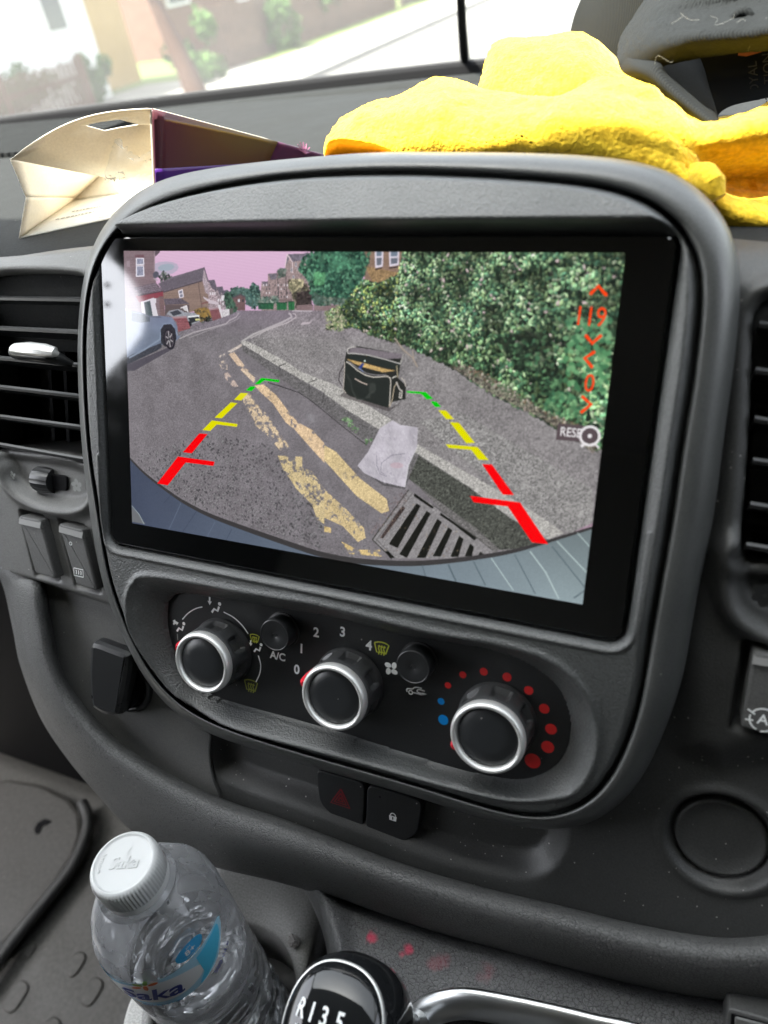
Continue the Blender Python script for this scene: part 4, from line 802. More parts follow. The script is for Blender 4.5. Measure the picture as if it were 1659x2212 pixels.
SG=screen_mat('lit green',srgb(0,205,10)); SY=screen_mat('lit yellow',srgb(226,222,0)); SR=screen_mat('lit red',srgb(250,0,8)); SO=screen_mat('lit orange red',srgb(252,72,20)); SGB=screen_mat('lit grey button',srgb(92,80,84)); SW_=screen_mat('lit white',srgb(232,228,230))
def flat(name,poly,mt,par,w=.00082):
    return mesh(name,[uvw(p[0],p[1],w) for p in poly],[tuple(range(len(poly)))],mt,par,False)
def fuv(x0,y0,s): return lambda pts:[PL((x0+s*x)*1659/3024,(y0+s*y)*1659/3024,.0008)[:2] for x,y in pts]
uC=fuv(480,1460,.4822); uD=fuv(1280,1460,.6631); uF=fuv(1400,850,.8439)
LG_=[(uC,SG,[(1085,108),(1140,58),(1288,75),(1280,94),(1165,78),(1120,110)]),(uC,SG,[(1012,160),(1050,127),(1095,128),(1060,166)]),(uC,SY,[(915,237),(970,180),(1030,183),(975,242)]),(uC,SY,[(757,382),(890,257),(943,264),(815,388)]),(uC,SY,[(658,484),(735,405),(945,435),(938,458),(775,438),(722,490)]),(uC,SR,[(499,664),(632,512),(700,516),(570,674)]),(uC,SR,[(288,920),(458,700),(756,742),(748,776),(520,748),(374,935)]),
 (uD,SG,[(482,122),(490,120),(598,127),(642,166),(605,170),(572,138),(490,130)]),(uD,SG,[(627,182),(660,183),(690,214),(654,215)]),(uD,SY,[(672,234),(718,236),(766,288),(720,287)]),(uD,SY,[(740,305),(795,308),(890,428),(838,430)]),(uD,SY,[(716,436),(905,452),(972,530),(912,528),(868,470),(735,458)]),(uD,SR,[(933,554),(990,556),(1122,738),(1055,735)]),(uD,SR,[(861,742),(1158,782),(1325,1030),(1228,1018),(1085,806),(882,780)])]
for i,(fn,mt_,pts) in enumerate(LG_):
    q=fn(pts); o=flat('guide_line',q,mt_,dp)
    o['label']={SG:'green',SY:'yellow',SR:'red'}[mt_]+' guide line on the display'
def uFw(pts,wd_,nm):
    m=MB(); P=uF(pts); stroke(m,P,wd_,0,frame=lambda a,b: wld((a,b,.00082))); 
    for p in P: m.add([wld((p[0]+wd_/2*math.cos(t),p[1]+wd_/2*math.sin(t),.00080)) for t in np.linspace(0,6.28,12,endpoint=False)],[tuple(range(12))])
    return m.build(nm,SO,dp,smooth=False,sharp=None)
for pts in ([(1098,362),(1133,328),(1168,368)],[(1076,560),(1105,594),(1143,560)],[(1112,636),(1070,664),(1102,704)],[(1060,845),(1098,880),(1055,915)]): uFw(pts,.00105,'arrow_mark')
c=uF([(1094,474)])[0]; text('zoom_number','119',c[0],c[1],.00084,.0061,SO,dp,rot=-.02,sx=.80)
c=uF([(1091,784)])[0]; text('offset_number','0',c[0],c[1],.00084,.0058,SO,dp,rot=-.02,sx=.85)
flat('reset_button',uF([(945,968),(1130,985),(1125,1060),(934,1045)]),SGB,dp,.00080)
c=uF([(1019,1014)])[0]; text('reset_word','RESET',c[0],c[1],.00084,.0030,SW_,dp,rot=-.01,sx=.82,bold=.008)
m=MB(); c=uF([(1093,1027)])[0]; stroke(m,arcpts(c[0],c[1],.0031,0,360,30),.0008,0,frame=lambda a,b: wld((a,b,.00086))); m.add([wld((c[0]+.0026*math.cos(t),c[1]+.0026*math.sin(t),.00085)) for t in np.linspace(0,6.28,20,endpoint=False)],[tuple(range(20))])
rm=m.build('camera_ring',SW_,dp,smooth=False,sharp=None); rm.data.materials.append(SGB)
for p_ in rm.data.polygons: 
    if len(p_.vertices)==20: p_.material_index=1
m=MB(); m.add([wld((c[0]+.0007*math.cos(t),c[1]+.0007*math.sin(t),.00087)) for t in np.linspace(0,6.28,14,endpoint=False)],[tuple(range(14))]); m.build('camera_dot',SW_,dp,smooth=False,sharp=None)
d=uF([(1093,1075)])[0]; m=MB(); stroke(m,arcpts(d[0],d[1]-.0024,.0036,35,145,14),.0006,0,frame=lambda a,b: wld((a,b,.00083))); stroke(m,[(d[0]-.0026,d[1]-.0006),(d[0]-.0012,d[1]+.0012)],.0005,0,frame=lambda a,b: wld((a,b,.00083))); m.build('camera_stand_mark',SW_,dp,smooth=False,sharp=None)
# ---------------------------------------------------------------- heater control panel
cl=thing('heater_control_panel',uvw(.11,-.06,-.009),'black heater control panel with three chrome ringed knobs and printed symbols','heater controls')
pp=[tuple(p) for p in PAN[:-1]]
WP=-.0078
prism('control_plate',pp,-.0096,WP,M['satin'],cl,.0003)
IW=WP+.00012
def knob(cx,cy,rf,ptr,nm_lab,notch0=.2):
    c0=PL(cx,cy,.0075)[:2]; uvw=lambda u,v,w: wld((u,v,WP+(w-WP)*.76))
    n=144; prof=[(1.10,WP+.0001),(1.10,-.0062),(1.05,-.0050),(1.045,.0050),(1.0,.0078),(.985,.0084)]
    V=[]
    for f,w in prof:
        for i in range(n):
            a=i/n*2*math.pi; ph=((a-notch0)/(2*math.pi/8))%1; d=S(np.array(abs(ph-.5)),.30,.20); g=S(np.array(w),-.0052,-.0030)*(1-S(np.array(w),.0040,.0060))
            r=rf*f*(1-.115*float(d)*float(g)); V.append(uvw(c0[0]+r*math.cos(a),c0[1]+r*math.sin(a),w))
    # finer rings for the finger scoops
    prof=[(1.10,WP+.0001),(1.10,-.0064),(1.06,-.0056),(1.055,-.0045),(1.05,-.0030),(1.045,-.001),(1.04,.001),(1.035,.003),(1.03,.0045),(1.02,.0060),(1.0,.0078),(.985,.0084)]
    V=[]
    for f,w in prof:
        g=float(S(np.array(w),-.0046,-.0028))*(1-float(S(np.array(w),.0034,.0052)))
        for i in range(n):
            a=i/n*2*math.pi; ph=((a-notch0)/(2*math.pi/7))%1; d=float(S(np.array(abs(ph-.5)),.30,.22))
            r=rf*f*(1-.15*d*g); V.append(uvw(c0[0]+r*math.cos(a),c0[1]+r*math.sin(a),w))
    k=mesh('rotary_knob',V,[tuple(f) for f in gridf(len(prof),n,True)],M['rubber'],cl,True,50); k['label']=nm_lab
    V=[]; ring=[(.91+.095*math.cos(t),.0108+.0036*math.sin(t)) for t in np.linspace(-.6,math.pi+.3,18)]
    for f,w in ring: V+=[uvw(c0[0]+rf*f*math.cos(a),c0[1]+rf*f*math.sin(a),w) for a in np.linspace(0,2*math.pi,n,endpoint=False)]
    mesh('chrome_ring',V,np.ascontiguousarray(gridf(len(ring),n,True)),M['chrome'],k)
    V=[]; fc=[(.80,.0112),(.795,.0119),(.78,.01225),(.4,.01245),(.03,.0125)]
    for f,w in fc: V+=[uvw(c0[0]+rf*f*math.cos(a),c0[1]+rf*f*math.sin(a),w) for a in np.linspace(0,2*math.pi,n,endpoint=False)]
    mesh('knob_face',V,[tuple(f) for f in gridf(len(fc),n,True)]+[tuple(4*n+i for i in range(n))],M['cap'],k)
    m=MB(); a=math.radians(ptr); m.tube([uvw(c0[0]+r*math.cos(a),c0[1]+r*math.sin(a),w) for r,w in [(rf*1.01,.0110),(rf*1.07,.0085),(rf*1.12,.001),(rf*1.14,-.0065)]],[.0013,.0017,.0017,.0013],10); m.build('pointer',M['pointer'],k)
    return c0
RF=.0144
k1=knob(437,1432,RF*.985,166,'left rotary knob, for air direction',.15)
k2=knob(720,1507,RF,172,'middle rotary knob, for fan speed',.05)
k3=knob(1052,1594,RF,212,'right rotary knob, for temperature',.1)
def pos(x,y,w=IW): return PL(x,y,w)[:2]
for s,x,y,h in [('0',641,1447,.0042),('1',651,1402,.0042),('2',683,1367,.0042),('3',740,1366,.0042),('4',797,1395,.0042)]:
    c=pos(x,y); text('fan_speed_number',s,c[0],c[1],IW,h,M['ink'],cl,bold=.028,sx=.95)
c=pos(600,1418); text('air_conditioning_letters','A/C',c[0],c[1],IW,.0035,M['ink'],cl,bold=.028,sx=.95)
# small round push buttons in their wells
def push(x,y,nm):
    c=pos(x,y,.0); n=48
    o=thing  # keep
    V=[]
    r0=.0072
    for f,w in [(1.12,WP+.0001),(1.12,WP+.0006),(1.0,WP+.0008),(1.0,-.0012),(.97,-.0004),(.93,-.0002),(.9,-.0004),(.2,-.0004),(.15,-.0006),(.13,-.0003),(.08,-.0004)]: V+=[uvw(c[0]+r0*f*math.cos(a),c[1]+r0*f*math.sin(a),w) for a in np.linspace(0,2*math.pi,n,endpoint=False)]
    p=mesh('push_button',V,[tuple(f) for f in gridf(11,n,True)]+[tuple(10*n+i for i in range(n))],M['satin'],cl,True,40); p['label']=nm
push(592,1373,'round push button above the letters A/C'); push(891,1442,'round push button beside the fan symbol')
def dot(x,y,r,mt,nm='temperature_dot'):
    c=pos(x,y); mesh(nm,[uvw(c[0]+r*math.cos(a),c[1]+r*math.sin(a),IW) for a in np.linspace(0,2*math.pi,28,endpoint=False)],[tuple(range(28))],mt,cl,False)
for x,y,r in [(302,366,.00135),(410,290,.00145),(562,267,.0016),(731,306,.0018),(888,403,.0018),(1001,536,.0020),(1050,684,.0022),(1026,814,.0025),(917,915,.0031)]: dot(877.7+.2976*x,1371.4+.2976*y,r,M['ink_red'])
for x,y,r in [(252,483,.00145),(268,617,.0022)]: dot(877.7+.2976*x,1371.4+.2976*y,r,M['ink_blue'])
# line symbols
def sc(pts,c,k): return [(c[0]+x*k,c[1]+y*k) for x,y in pts]
def demist(c,k,mt,nm='demist_symbol'):
    L=[sc([(-1,.55),(-.5,.75),(0,.8),(.5,.75),(1,.55),(.62,-.7),(.3,-.6),(0,-.58),(-.3,-.6),(-.62,-.7),(-1,.55)],c,k)]
    for q in (-.36,0,.36): L.append(sc([(q,-.95),(q+.1,-.5),(q-.06,-.1),(q+.05,.25)],c,k)); L.append(sc([(q-.13,.12),(q+.05,.32),(q+.17,.1)],c,k))
    strokes(nm,L,k*.17,IW,mt,cl)
def person_icon(c,k,arrows,mt):
    m=MB(); m.add([uvw(*p,IW) for p in sc([(.95+.27*math.cos(t),.55+.27*math.sin(t)) for t in np.linspace(0,6.28,14,endpoint=False)],c,k)],[tuple(range(14))])
    for p,w in (([(.85,.15),(.62,-.55),(.05,-.35),(-.35,-.95)],.34),): stroke(m,sc(p,c,k),k*w,IW)
    for ax,ay,dx,dy in arrows:
        L=math.hypot(dx,dy); ux,uy=dx/L,dy/L
        stroke(m,sc([(ax,ay),(ax+dx*.6,ay+dy*.6)],c,k),k*.26,IW)
        m.add([uvw(*p,IW) for p in sc([(ax+dx,ay+dy),(ax+dx*.5-uy*.36,ay+dy*.5+ux*.36),(ax+dx*.5+uy*.36,ay+dy*.5-ux*.36)],c,k)],[(0,1,2)])
    m.build('air_direction_symbol',mt,cl,smooth=False,sharp=None)
K=.0033
c=pos(462,1310); person_icon(c,K,[(-.7,1.25,0,-1.2)],M['ink'])
c=pos(386,1352); person_icon(c,K*.95,[(-.95,.2,.95,.3),(-.95,.0,.3,.9)],M['ink_dim'] if False else M['ink'])
c=pos(553,1397); person_icon(c,K*.85,[(-1.0,.9,0,-1.0)],M['ink'])
c=pos(550,1379); demist(c,K*.72,M['ink_yel'])
c=pos(542,1481); demist(c,K*1.05,M['ink_yel2'])
c=pos(824,1400); demist(c,K*.98,M['ink_yel'])
c=pos(845,1444); fan_icon('fan_symbol',c[0],c[1],.0033,IW,M['ink'],cl,4,.9)
def arc_px(pts): return [tuple(p) for p in catmull([pos(x,y) for x,y in pts],20)]
strokes('dial_arc',[arc_px([(394,1338),(406,1325),(422,1315),(437,1311)])],.00055,IW,M['ink'],cl)
strokes('dial_arc',[arc_px([(483,1322),(505,1334),(524,1352),(536,1369)])],.00055,IW,M['ink'],cl)
strokes('dial_arc',[arc_px([(558,1416),(563,1436),(561,1455),(553,1473)])],.00055,IW,M['ink'],cl)
strokes('dial_arc',[arc_px([(383,1369),(384,1383)])],.00055,IW,M['ink_dim'],cl)
# recirculation car outline
q=lambda pts:[pos((1400+.211*x)*1659/3024,(2550+.211*y)*1659/3024) for x,y in pts]
w_=q([(1028,835)])[0]
strokes('recirculation_symbol',[[tuple(p) for p in catmull(q([(962,825),(955,790),(975,765),(1060,770),(1100,745),(1150,742),(1235,762)]),24)],[tuple(p) for p in catmull(q([(1290,812),(1200,785),(1155,790),(1150,820),(1190,845),(1270,862)]),20)],q([(1075,840),(1150,855),(1235,880)]),arcpts(w_[0],w_[1],.00082,0,360,18)],.00055,IW,M['ink'],cl)
mesh('recirculation_arrow',[uvw(*p,IW) for p in q([(1250,835),(1332,872),(1245,885)])],[(0,1,2)],M['ink'],cl,False)
# ---------------------------------------------------------------- gear lever
gdir=MW@ray(716,2230); gc=CW+gdir*.25; gdir=gdir/np.linalg.norm(gdir); xc_=MW@RC[0]; yc_=MW@RC[1]
gt=thing('gear_lever',tuple(gc-np.array([0,0,.10])),'glossy black gear lever knob with chrome rim and white shift pattern at the bottom edge','gear lever')
gz=Vector(-gdir*.86-xc_*.36+yc_*.02).normalized(); gx=Vector(xc_*.956+yc_*.29); gx=(gx-gz*gx.dot(gz)).normalized(); gy=gz.cross(gx)
def gfr(x,y,z): return Vector(gc)+gx*x+gy*y+gz*z
def oval_rings(prof,n=72,ex=1.0,ey=1.12):
    V=[]
    for r,z in prof:
        for i in range(n):
            a=i/n*2*math.pi; c_,s_=math.cos(a),math.sin(a); sg=lambda q:math.copysign(abs(q)**.88,q); V.append(gfr(r*ex*sg(c_),r*ey*sg(s_),z))
    return V
def lathe(name,prof,mt,par,fn,cap0=False,cap1=True,n=72,sharp=40):
    V=fn(prof,n); F=[tuple(f) for f in gridf(len(prof),n,True)]
    if cap1: F.append(tuple((len(prof)-1)*n+i for i in range(n)))
    if cap0: F.append(tuple(range(n))[::-1])
    return mesh(name,V,F,mt,par,True,sharp)
kb=lathe('knob_body',[(.006,-.085),(.009,-.055),(.013,-.046),(.0180,-.036),(.0212,-.024),(.0222,-.012),(.0211,-.0040),(.0191,-.0010)],M['gloss'],gt,oval_rings,True,False)
lathe('chrome_rim',[(.0190,-.0010),(.0193,-.0002),(.0190,.0008),(.0186,.0010)],M['chrome'],kb,oval_rings,False,False)
lathe('shift_pattern_cap',[(.0186,.0010),(.0181,.0022),(.0165,.0038),(.0138,.0052),(.0100,.0063),(.0060,.0069),(.002,.0071)],M['gloss'],kb,oval_rings,False,True)
def gtop(a,b):
    r=math.hypot(a,b/1.12)/.0186; z=.0073*max(0,1-r**2.6)+.0012; return gfr(a,b,z)
for s,x in [('R',-.0106),('1',-.0056),('3',-.0006),('5',.0052)]: text('shift_letter',s,x,.0042,0,.0056,M['ink'],gt,bold=.02,frame=gtop,sx=.8)
for s,x in [('2',-.0056),('4',-.0006),('6',.0052)]: text('shift_letter',s,x,-.0066,0,.0056,M['ink'],gt,bold=.02,frame=gtop,sx=.8)
strokes('shift_line',[[(-.0106,-.0004),(-.0106,-.0058)],[(-.0056,-.0004),(-.0056,-.0026)]],.0009,0,M['ink'],gt,frame=gtop)
lathe('lever_shaft',[(.0065,-.17),(.0065,-.08)],M['chrome2'],gt,oval_rings,True,True,24)
# gaiter and its chrome frame
gg=thing('gear_gaiter',PW3(1050,2230,-.01),'chrome framed dark leather gear gaiter at the bottom edge','gaiter')
cp=[(880,2258),(893,2220),(908,2199),(930,2183),(968,2171),(1010,2168),(1060,2175),(1130,2189),(1210,2207),(1290,2227),(1380,2248),(1480,2290)]
sec=[]; pts=[Vector(PW3(x,y,-.006)) for x,y in catmull(cp,60)]
m=MB(); m.tube(pts,[(.0064,.0026)]*60,16,cap=True); m.build('chrome_frame',M['chrome2'],gg,sharp=60)
rows=[]
for f,w in [(0,-.012),(.25,-.016),(.5,-.006),(.8,.010),(1.0,.022)]:
    rows.append([PW3(x*(1-f)+(1000+ (x-1000)*.25)*f,(y+10)*(1-f)+2290*f,w) for x,y in cp])
def wr(G):
    N=np.random.RandomState(3)
    for i in range(G.shape[0]):
        for j in range(G.shape[1]):
            p=Vector(G[i,j]); k=mnoise.noise(p*90)*.0035+mnoise.noise(p*260)*.0012; G[i,j]+=np.array([0,-k*.6,k])
    return G
M['gaiter']=plastic('soft dark gaiter leather',(.035,.035,.036),.5,.0012,.5,.05,kind='leather')
sheet('gaiter_leather',rows,110,50,M['gaiter'],gg,disp=wr)
# small framed panel in the bottom right corner
sp=thing('corner_switch',PW3(1640,2200,-.012),'small grey switch set in the leather trim at the bottom right corner','switch')
q_=[(1572,2178),(1780,2235),(1780,2330),(1560,2320)]
prism('switch_surround',rounded([UV_(x,y,-.010) for x,y in q_],.002,4),-.03,-.0098,M['lower'],sp,.001)
prism('switch_well',[UV_(x,y,-.0096) for x,y in [(1580,2190),(1780,2243),(1780,2320),(1572,2312)]],-.0102,-.0095,M['dark'],sp,0)
prism('switch_cap',rounded([UV_(x,y,-.0085) for x,y in [(1588,2199),(1780,2250),(1780,2320),(1580,2310)]],.0008,3),-.012,-.0085,mat('grey switch face',(.13,.13,.125),.45),sp,.0006)
# ---------------------------------------------------------------- water bottle
bo=thing('water_bottle',(BX,BY,BZ),'clear plastic water bottle with white screw cap and blue label standing in the tray','bottle')
R0=.0295
def bfr(r,a,z): return (BX+r*math.cos(a),BY+r*math.sin(a),BZ+z)
def pet_mat(name,haze,bumpy=.0):
    m=bpy.data.materials.new(name); m.use_nodes=True; nt=m.node_tree; nt.nodes.remove(nt.nodes['Principled BSDF']); out=nt.nodes['Material Output']
    tr=nt.nodes.new('ShaderNodeBsdfTransparent'); tr.inputs[0].default_value=(.93,.94,.95,1); gl_=nt.nodes.new('ShaderNodeBsdfGlossy'); gl_.inputs['Roughness'].default_value=.07
    fr=nt.nodes.new('ShaderNodeFresnel'); fr.inputs[0].default_value=1.58; mx=nt.nodes.new('ShaderNodeMixShader'); nt.links.new(fr.outputs[0],mx.inputs[0]); nt.links.new(tr.outputs[0],mx.inputs[1]); nt.links.new(gl_.outputs[0],mx.inputs[2])
    df=nt.nodes.new('ShaderNodeBsdfDiffuse'); df.inputs[0].default_value=(.88,.89,.91,1); tl=nt.nodes.new('ShaderNodeBsdfTranslucent'); tl.inputs[0].default_value=(.88,.89,.91,1); a2=nt.nodes.new('ShaderNodeMixShader'); a2.inputs[0].default_value=.5; nt.links.new(df.outputs[0],a2.inputs[1]); nt.links.new(tl.outputs[0],a2.inputs[2])
    co=coords(m); ns=N_(m,'ShaderNodeTexNoise'); ns.inputs['Scale'].default_value=45; ns.inputs['Detail'].default_value=4; LK(m,co,ns.inputs['Vector'])
    n2=N_(m,'ShaderNodeTexNoise'); n2.inputs['Scale'].default_value=260; LK(m,co,n2.inputs['Vector'])
    mu=N_(m,'ShaderNodeMath',operation='MULTIPLY'); LK(m,ns.outputs[0],mu.inputs[0]); mu.inputs[1].default_value=.55; mr=N_(m,'ShaderNodeMapRange'); LK(m,mu.outputs[0],mr.inputs[0]); mr.inputs[1].default_value=.15; mr.inputs[2].default_value=.42; mr.inputs[3].default_value=haze*.55; mr.inputs[4].default_value=haze*1.25
    m2=nt.nodes.new('ShaderNodeMixShader'); LK(m,mr.outputs[0],m2.inputs[0]); nt.links.new(mx.outputs[0],m2.inputs[1]); nt.links.new(a2.outputs[0],m2.inputs[2]); nt.links.new(m2.outputs[0],out.inputs[0])
    if bumpy:
        b=N_(m,'ShaderNodeBump'); b.inputs['Strength'].default_value=bumpy; b.inputs['Distance'].default_value=.0008; nb=N_(m,'ShaderNodeTexNoise'); nb.inputs['Scale'].default_value=120; nb.inputs['Detail'].default_value=1.5; LK(m,co,nb.inputs['Vector']); LK(m,nb.outputs[0],b.inputs['Height']); LK(m,b.outputs[0],gl_.inputs['Normal']); LK(m,b.outputs[0],fr.inputs['Normal'])
    return m
M['pet']=pet_mat('clear bottle plastic',.27,.12)
prof=[(.012,.004),(.020,.001),(.029,.0),(.0335,.006),(.0345,.012)]
for k in range(5):
    z=.016+k*.0085; prof+=[(.0342,z),(.0328,z+.0028),(.0328,z+.0042),(.0342,z+.0068)]
prof+=[(.0345,.062),(.0338,.068),(.0334,.074),(.0338,.080),(.0345,.086),(.0338,.092),(.0334,.097),(.0345,.104),(.0345,.112),(.0345,.157),(.0342,.1615),(.0328,.1660),(.0302,.1705),(.0268,.1750),(.0225,.1785),(.0180,.1812),(.0150,.1828),(.0133,.183),(.0133,.186),(.0168,.1868),(.0168,.1880),(.0133,.1886),(.0130,.199)]
prof=[(r if r<.0186 or z>.184 else .015+(r-.015)*(.0295-.015)/(.0345-.015),z) for r,z in prof]
n=120; V=[]
for r,z in prof:
    for i in range(n):
        a=i/n*2*math.pi; k=0
        if .155<z<.183: k=-.0005*max(0,math.sin(a*9+z*60))**2*math.sin((z-.155)/.028*math.pi)      # pressed facets of the shoulder
        if z<.066: k=.0004*math.sin(a*7+z*210)+.0003*math.sin(a*13-z*330)
        V.append(bfr(r+k,a,z))
mesh('bottle_body',V,[tuple(f) for f in gridf(len(prof),n,True)]+[tuple(range(n))[::-1]],M['pet'],bo)
# water inside
M['water']=bpy.data.materials.new('still water'); M['water'].use_nodes=True; wb=M['water'].node_tree.nodes['Principled BSDF']; wb.inputs['Transmission Weight'].default_value=1; wb.inputs['IOR'].default_value=1.33; wb.inputs['Roughness'].default_value=0.0; wb.inputs['Base Color'].default_value=(.97,.98,.99,1)
V=[]; wp=[(r-.0012,z+.001) for r,z in prof if z<=.112]+[(.0283,.1155),(.018,.1152),(.002,.1152)]
for r,z in wp:
    for i in range(n):
        a=i/n*2*math.pi; k=(.0004*math.sin(a*7+z*210)+.0003*math.sin(a*13-z*330)) if z<.066 else 0; V.append(bfr(r+k,a,z))
mesh('water',V,[tuple(f) for f in gridf(len(wp),n,True)]+[tuple(range(n))[::-1],tuple((len(wp)-1)*n+i for i in range(n))],M['water'],bo)
# cap with ribbed skirt, raised ring and embossed name
M['capw']=mat('milky white cap plastic',(.60,.61,.60),.40,Subsurface_Weight=.35,Subsurface_Scale=.004); M['capw'].node_tree.nodes['Principled BSDF'].inputs['Subsurface Radius'].default_value=(1,1,1)
nn=240; cpz=[(.0143,.1885),(.0145,.1905),(.0141,.1915),(.0141,.1925),(.0144,.1930),(.0144,.2020),(.0140,.2040),(.0130,.2052),(.0124,.2053),(.0119,.2047),(.0112,.2046),(.001,.2046)]
V=[]
for r,z in cpz:
    for i in range(nn):
        a=i/nn*2*math.pi; k=.00028*(1 if (i//2)%2 else -1) if .1926<z<.2035 else 0; V.append(bfr(r+k,a,z))
sc_=mesh('screw_cap',V,[tuple(f) for f in gridf(len(cpz),nn,True)]+[tuple((len(cpz)-1)*nn+i for i in range(nn))],M['capw'],bo,True,50)
def emb(s,u,v,h,rot,par,shear=0,bold=.02,rad=None):
    o=text('embossed_word',s,u,v,0,h,M['capw'],par,rot=rot,shear=shear,bold=bold,frame=(lambda a,b:(BX+a,BY+b,BZ+.2047)) if rad is None else (lambda a,b:(BX+(rad+b)*math.cos(-a/rad+rot),BY+(rad+b)*math.sin(-a/rad+rot),BZ+.2047)))
    sd=o.modifiers.new('solid','SOLIDIFY'); sd.thickness=.0003; sd.offset=0; return o
ca_=math.radians(22)
emb('Saka',0,0,.0050,ca_,sc_,.3)
o=text('embossed_word','NATURAL',0,0,0,.0014,M['capw'],sc_,frame=lambda a,b:(BX+(-.0100+b*0)*0+(.0100-b)*math.cos(math.radians(200)+a/.0100),BY+(.0100-b)*math.sin(math.radians(200)+a/.0100),BZ+.2048)); sd=o.modifiers.new('solid','SOLIDIFY'); sd.thickness=.0002
strokes('embossed_curl',[arcpts(BX+.002,BY+.0052,.0032,150,250,12)],.0006,0,M['capw'],sc_,frame=lambda a,b:(a,b,BZ+.2049))
# label, printed on the wall of the bottle
LA=math.radians(-60)
def lfr(off): return lambda a,b: bfr(R0+off,LA+a/R0,.1490+b*1.1)
def lpoly(name,pts,off,mt,par=bo):
    f=lfr(off); Pp=np.array(pts,float); Qp=np.roll(Pp,-1,0); xs=np.linspace(Pp[:,0].min()+1e-6,Pp[:,0].max()-1e-6,56); V=[]
    for x in xs:
        ys=[p[1]+(q[1]-p[1])*(x-p[0])/(q[0]-p[0]) for p,q in zip(Pp,Qp) if (p[0]<=x)!=(q[0]<=x)]
        lo,hi=min(ys),max(ys); V+=[f(x,lo+(hi-lo)*k/3) for k in range(4)]
    return mesh(name,np.array(V),np.ascontiguousarray(gridf(56,4)),mt,par)
M['lab_l']=mat('pale blue label print',(.48,.78,.95),.35); M['lab_b']=mat('blue label print',(.06,.45,.82),.35); M['lab_w']=mat('white label print',(.92,.93,.94),.35); M['lab_n']=mat('navy label print',(.015,.03,.26),.35); M['lab_g']=mat('green label print',(.16,.42,.03),.35); M['lab_o']=mat('orange label print',(.75,.17,.02),.35); M['lab_c']=mat('cyan label print',(.10,.65,.95),.35)
E_=lambda cx,cy,rx,ry,n=40,a=0: [(cx+rx*math.cos(t)*math.cos(a)-ry*math.sin(t)*math.sin(a),cy+rx*math.cos(t)*math.sin(a)+ry*math.sin(t)*math.cos(a)) for t in np.linspace(0,2*math.pi,n,endpoint=False)]
lp_=lpoly('label',[tuple(p) for p in catmull([(-.036,.004),(-.028,.0085),(-.012,.0102),(.004,.0108),(.018,.0118),(.029,.0125),(.036,.0125),(.038,.0100),(.034,.0030),(.026,-.0055),(.012,-.0105),(-.004,-.0118),(-.020,-.0105),(-.032,-.006),(-.036,.004)],60)[:-1]],.0003,M['lab_l'])
lpoly('white_oval',E_(-.004,.0002,.0250,.0088,40,.03),.0005,M['lab_w'],lp_)
lpoly('cyan_crescent',[tuple(p) for p in catmull([(.020,.0095),(.028,.0110),(.0345,.0112),(.033,.005),(.026,-.003),(.016,-.0085),(.021,-.001),(.0225,.005),(.020,.0095)],40)[:-1]],.0006,M['lab_c'],lp_)
text('brand_word','Saka',-.0045,-.0008,0,.0098,M['lab_n'],lp_,bold=.02,shear=.25,frame=lfr(.0008),sx=1.12)
for k,(dx,dy,mt_) in enumerate([(-.0028,.0016,'lab_g'),(.0010,.0028,'lab_g'),(.0036,.0008,'lab_o'),(-.0002,-.0016,'lab_o'),(-.0038,-.0006,'lab_o')]): lpoly('flower_petal',E_(-.0025+dx,.0092+dy,.0022,.0010,14,math.atan2(dy,dx)),.0009+.00005*k,M[mt_],lp_)
text('label_small_print','Natural Mineral Water',-.002,-.0104,0,.0014,M['lab_b'],lp_,bold=.01,frame=lfr(.0008))
text('volume_mark','500 ml e',.0285,-.0085,0,.0026,M['lab_n'],bo,bold=.01,rot=.42,frame=lfr(.0006))
lpoly('alkaline_badge',E_(.0200,.0175,.0068,.0046,30,.12),.0005,M['lab_b'])
text('badge_text','8+',.0200,.0175,0,.0032,M['lab_w'],bo,bold=.02,frame=lfr(.0009)); text('badge_text','pH',.0200,.0206,0,.0012,M['lab_w'],bo,frame=lfr(.0009)); text('badge_text','ALKALINE',.0202,.0146,0,.0009,M['lab_w'],bo,frame=lfr(.0009))
# ---------------------------------------------------------------- open carton on the dash top
DZ=ZB+.0962
BL=np.array(Zp(42,514,DZ)); FW=np.array([.30,1.0,0]); 
BRf=np.array(Zp(338,452,DZ)); hgt=np.array([0,0,1.0])
def at_vert(px,py,xy0,dirn=None):
    """point on the pixel ray nearest to the vertical through xy0"""
    d=MW@ray(px,py); d2=d[:2]; k=((np.array(xy0[:2])-CW[:2])@d2)/(d2@d2); return CW+d*k
TLc=at_vert(22,343,BL); TRc=at_vert(328,234,BRf)
bd=np.array(Zp(760,356,DZ+.055))-TRc; 
backv=np.array(Yp(600,306,TRc[1]+.055))-TRc
print('carton',BL,BRf,TLc,TRc,backv)
bx=thing('open_carton',tuple((BL+BRf)/2),'open cream lined carton with a purple printed side lying on the dash top','carton')
def card(name,mcol,rough=.55,fib=.25):
    m=plastic(name,mcol,rough,.0012,fib,0,dist=.00015,cm=.08); nt=m.node_tree; b=nt.nodes['Principled BSDF']
    tl=nt.nodes.new('ShaderNodeBsdfTranslucent'); tl.inputs[0].default_value=(mcol[0],mcol[1]*.93,mcol[2]*.85,1); mx=nt.nodes.new('ShaderNodeMixShader'); mx.inputs[0].default_value=.20
    nt.links.new(b.outputs[0],mx.inputs[1]); nt.links.new(tl.outputs[0],mx.inputs[2]); nt.links.new(mx.outputs[0],nt.nodes['Material Output'].inputs[0]); return m
M['card_in']=card('cream unprinted card',(.85,.79,.67),.7); M['card_w']=card('pale card panel',(.88,.85,.75),.6)
M['card_p']=mat('purple gloss print',(.075,.022,.055),.22); b=M['card_p'].node_tree.nodes['Principled BSDF']
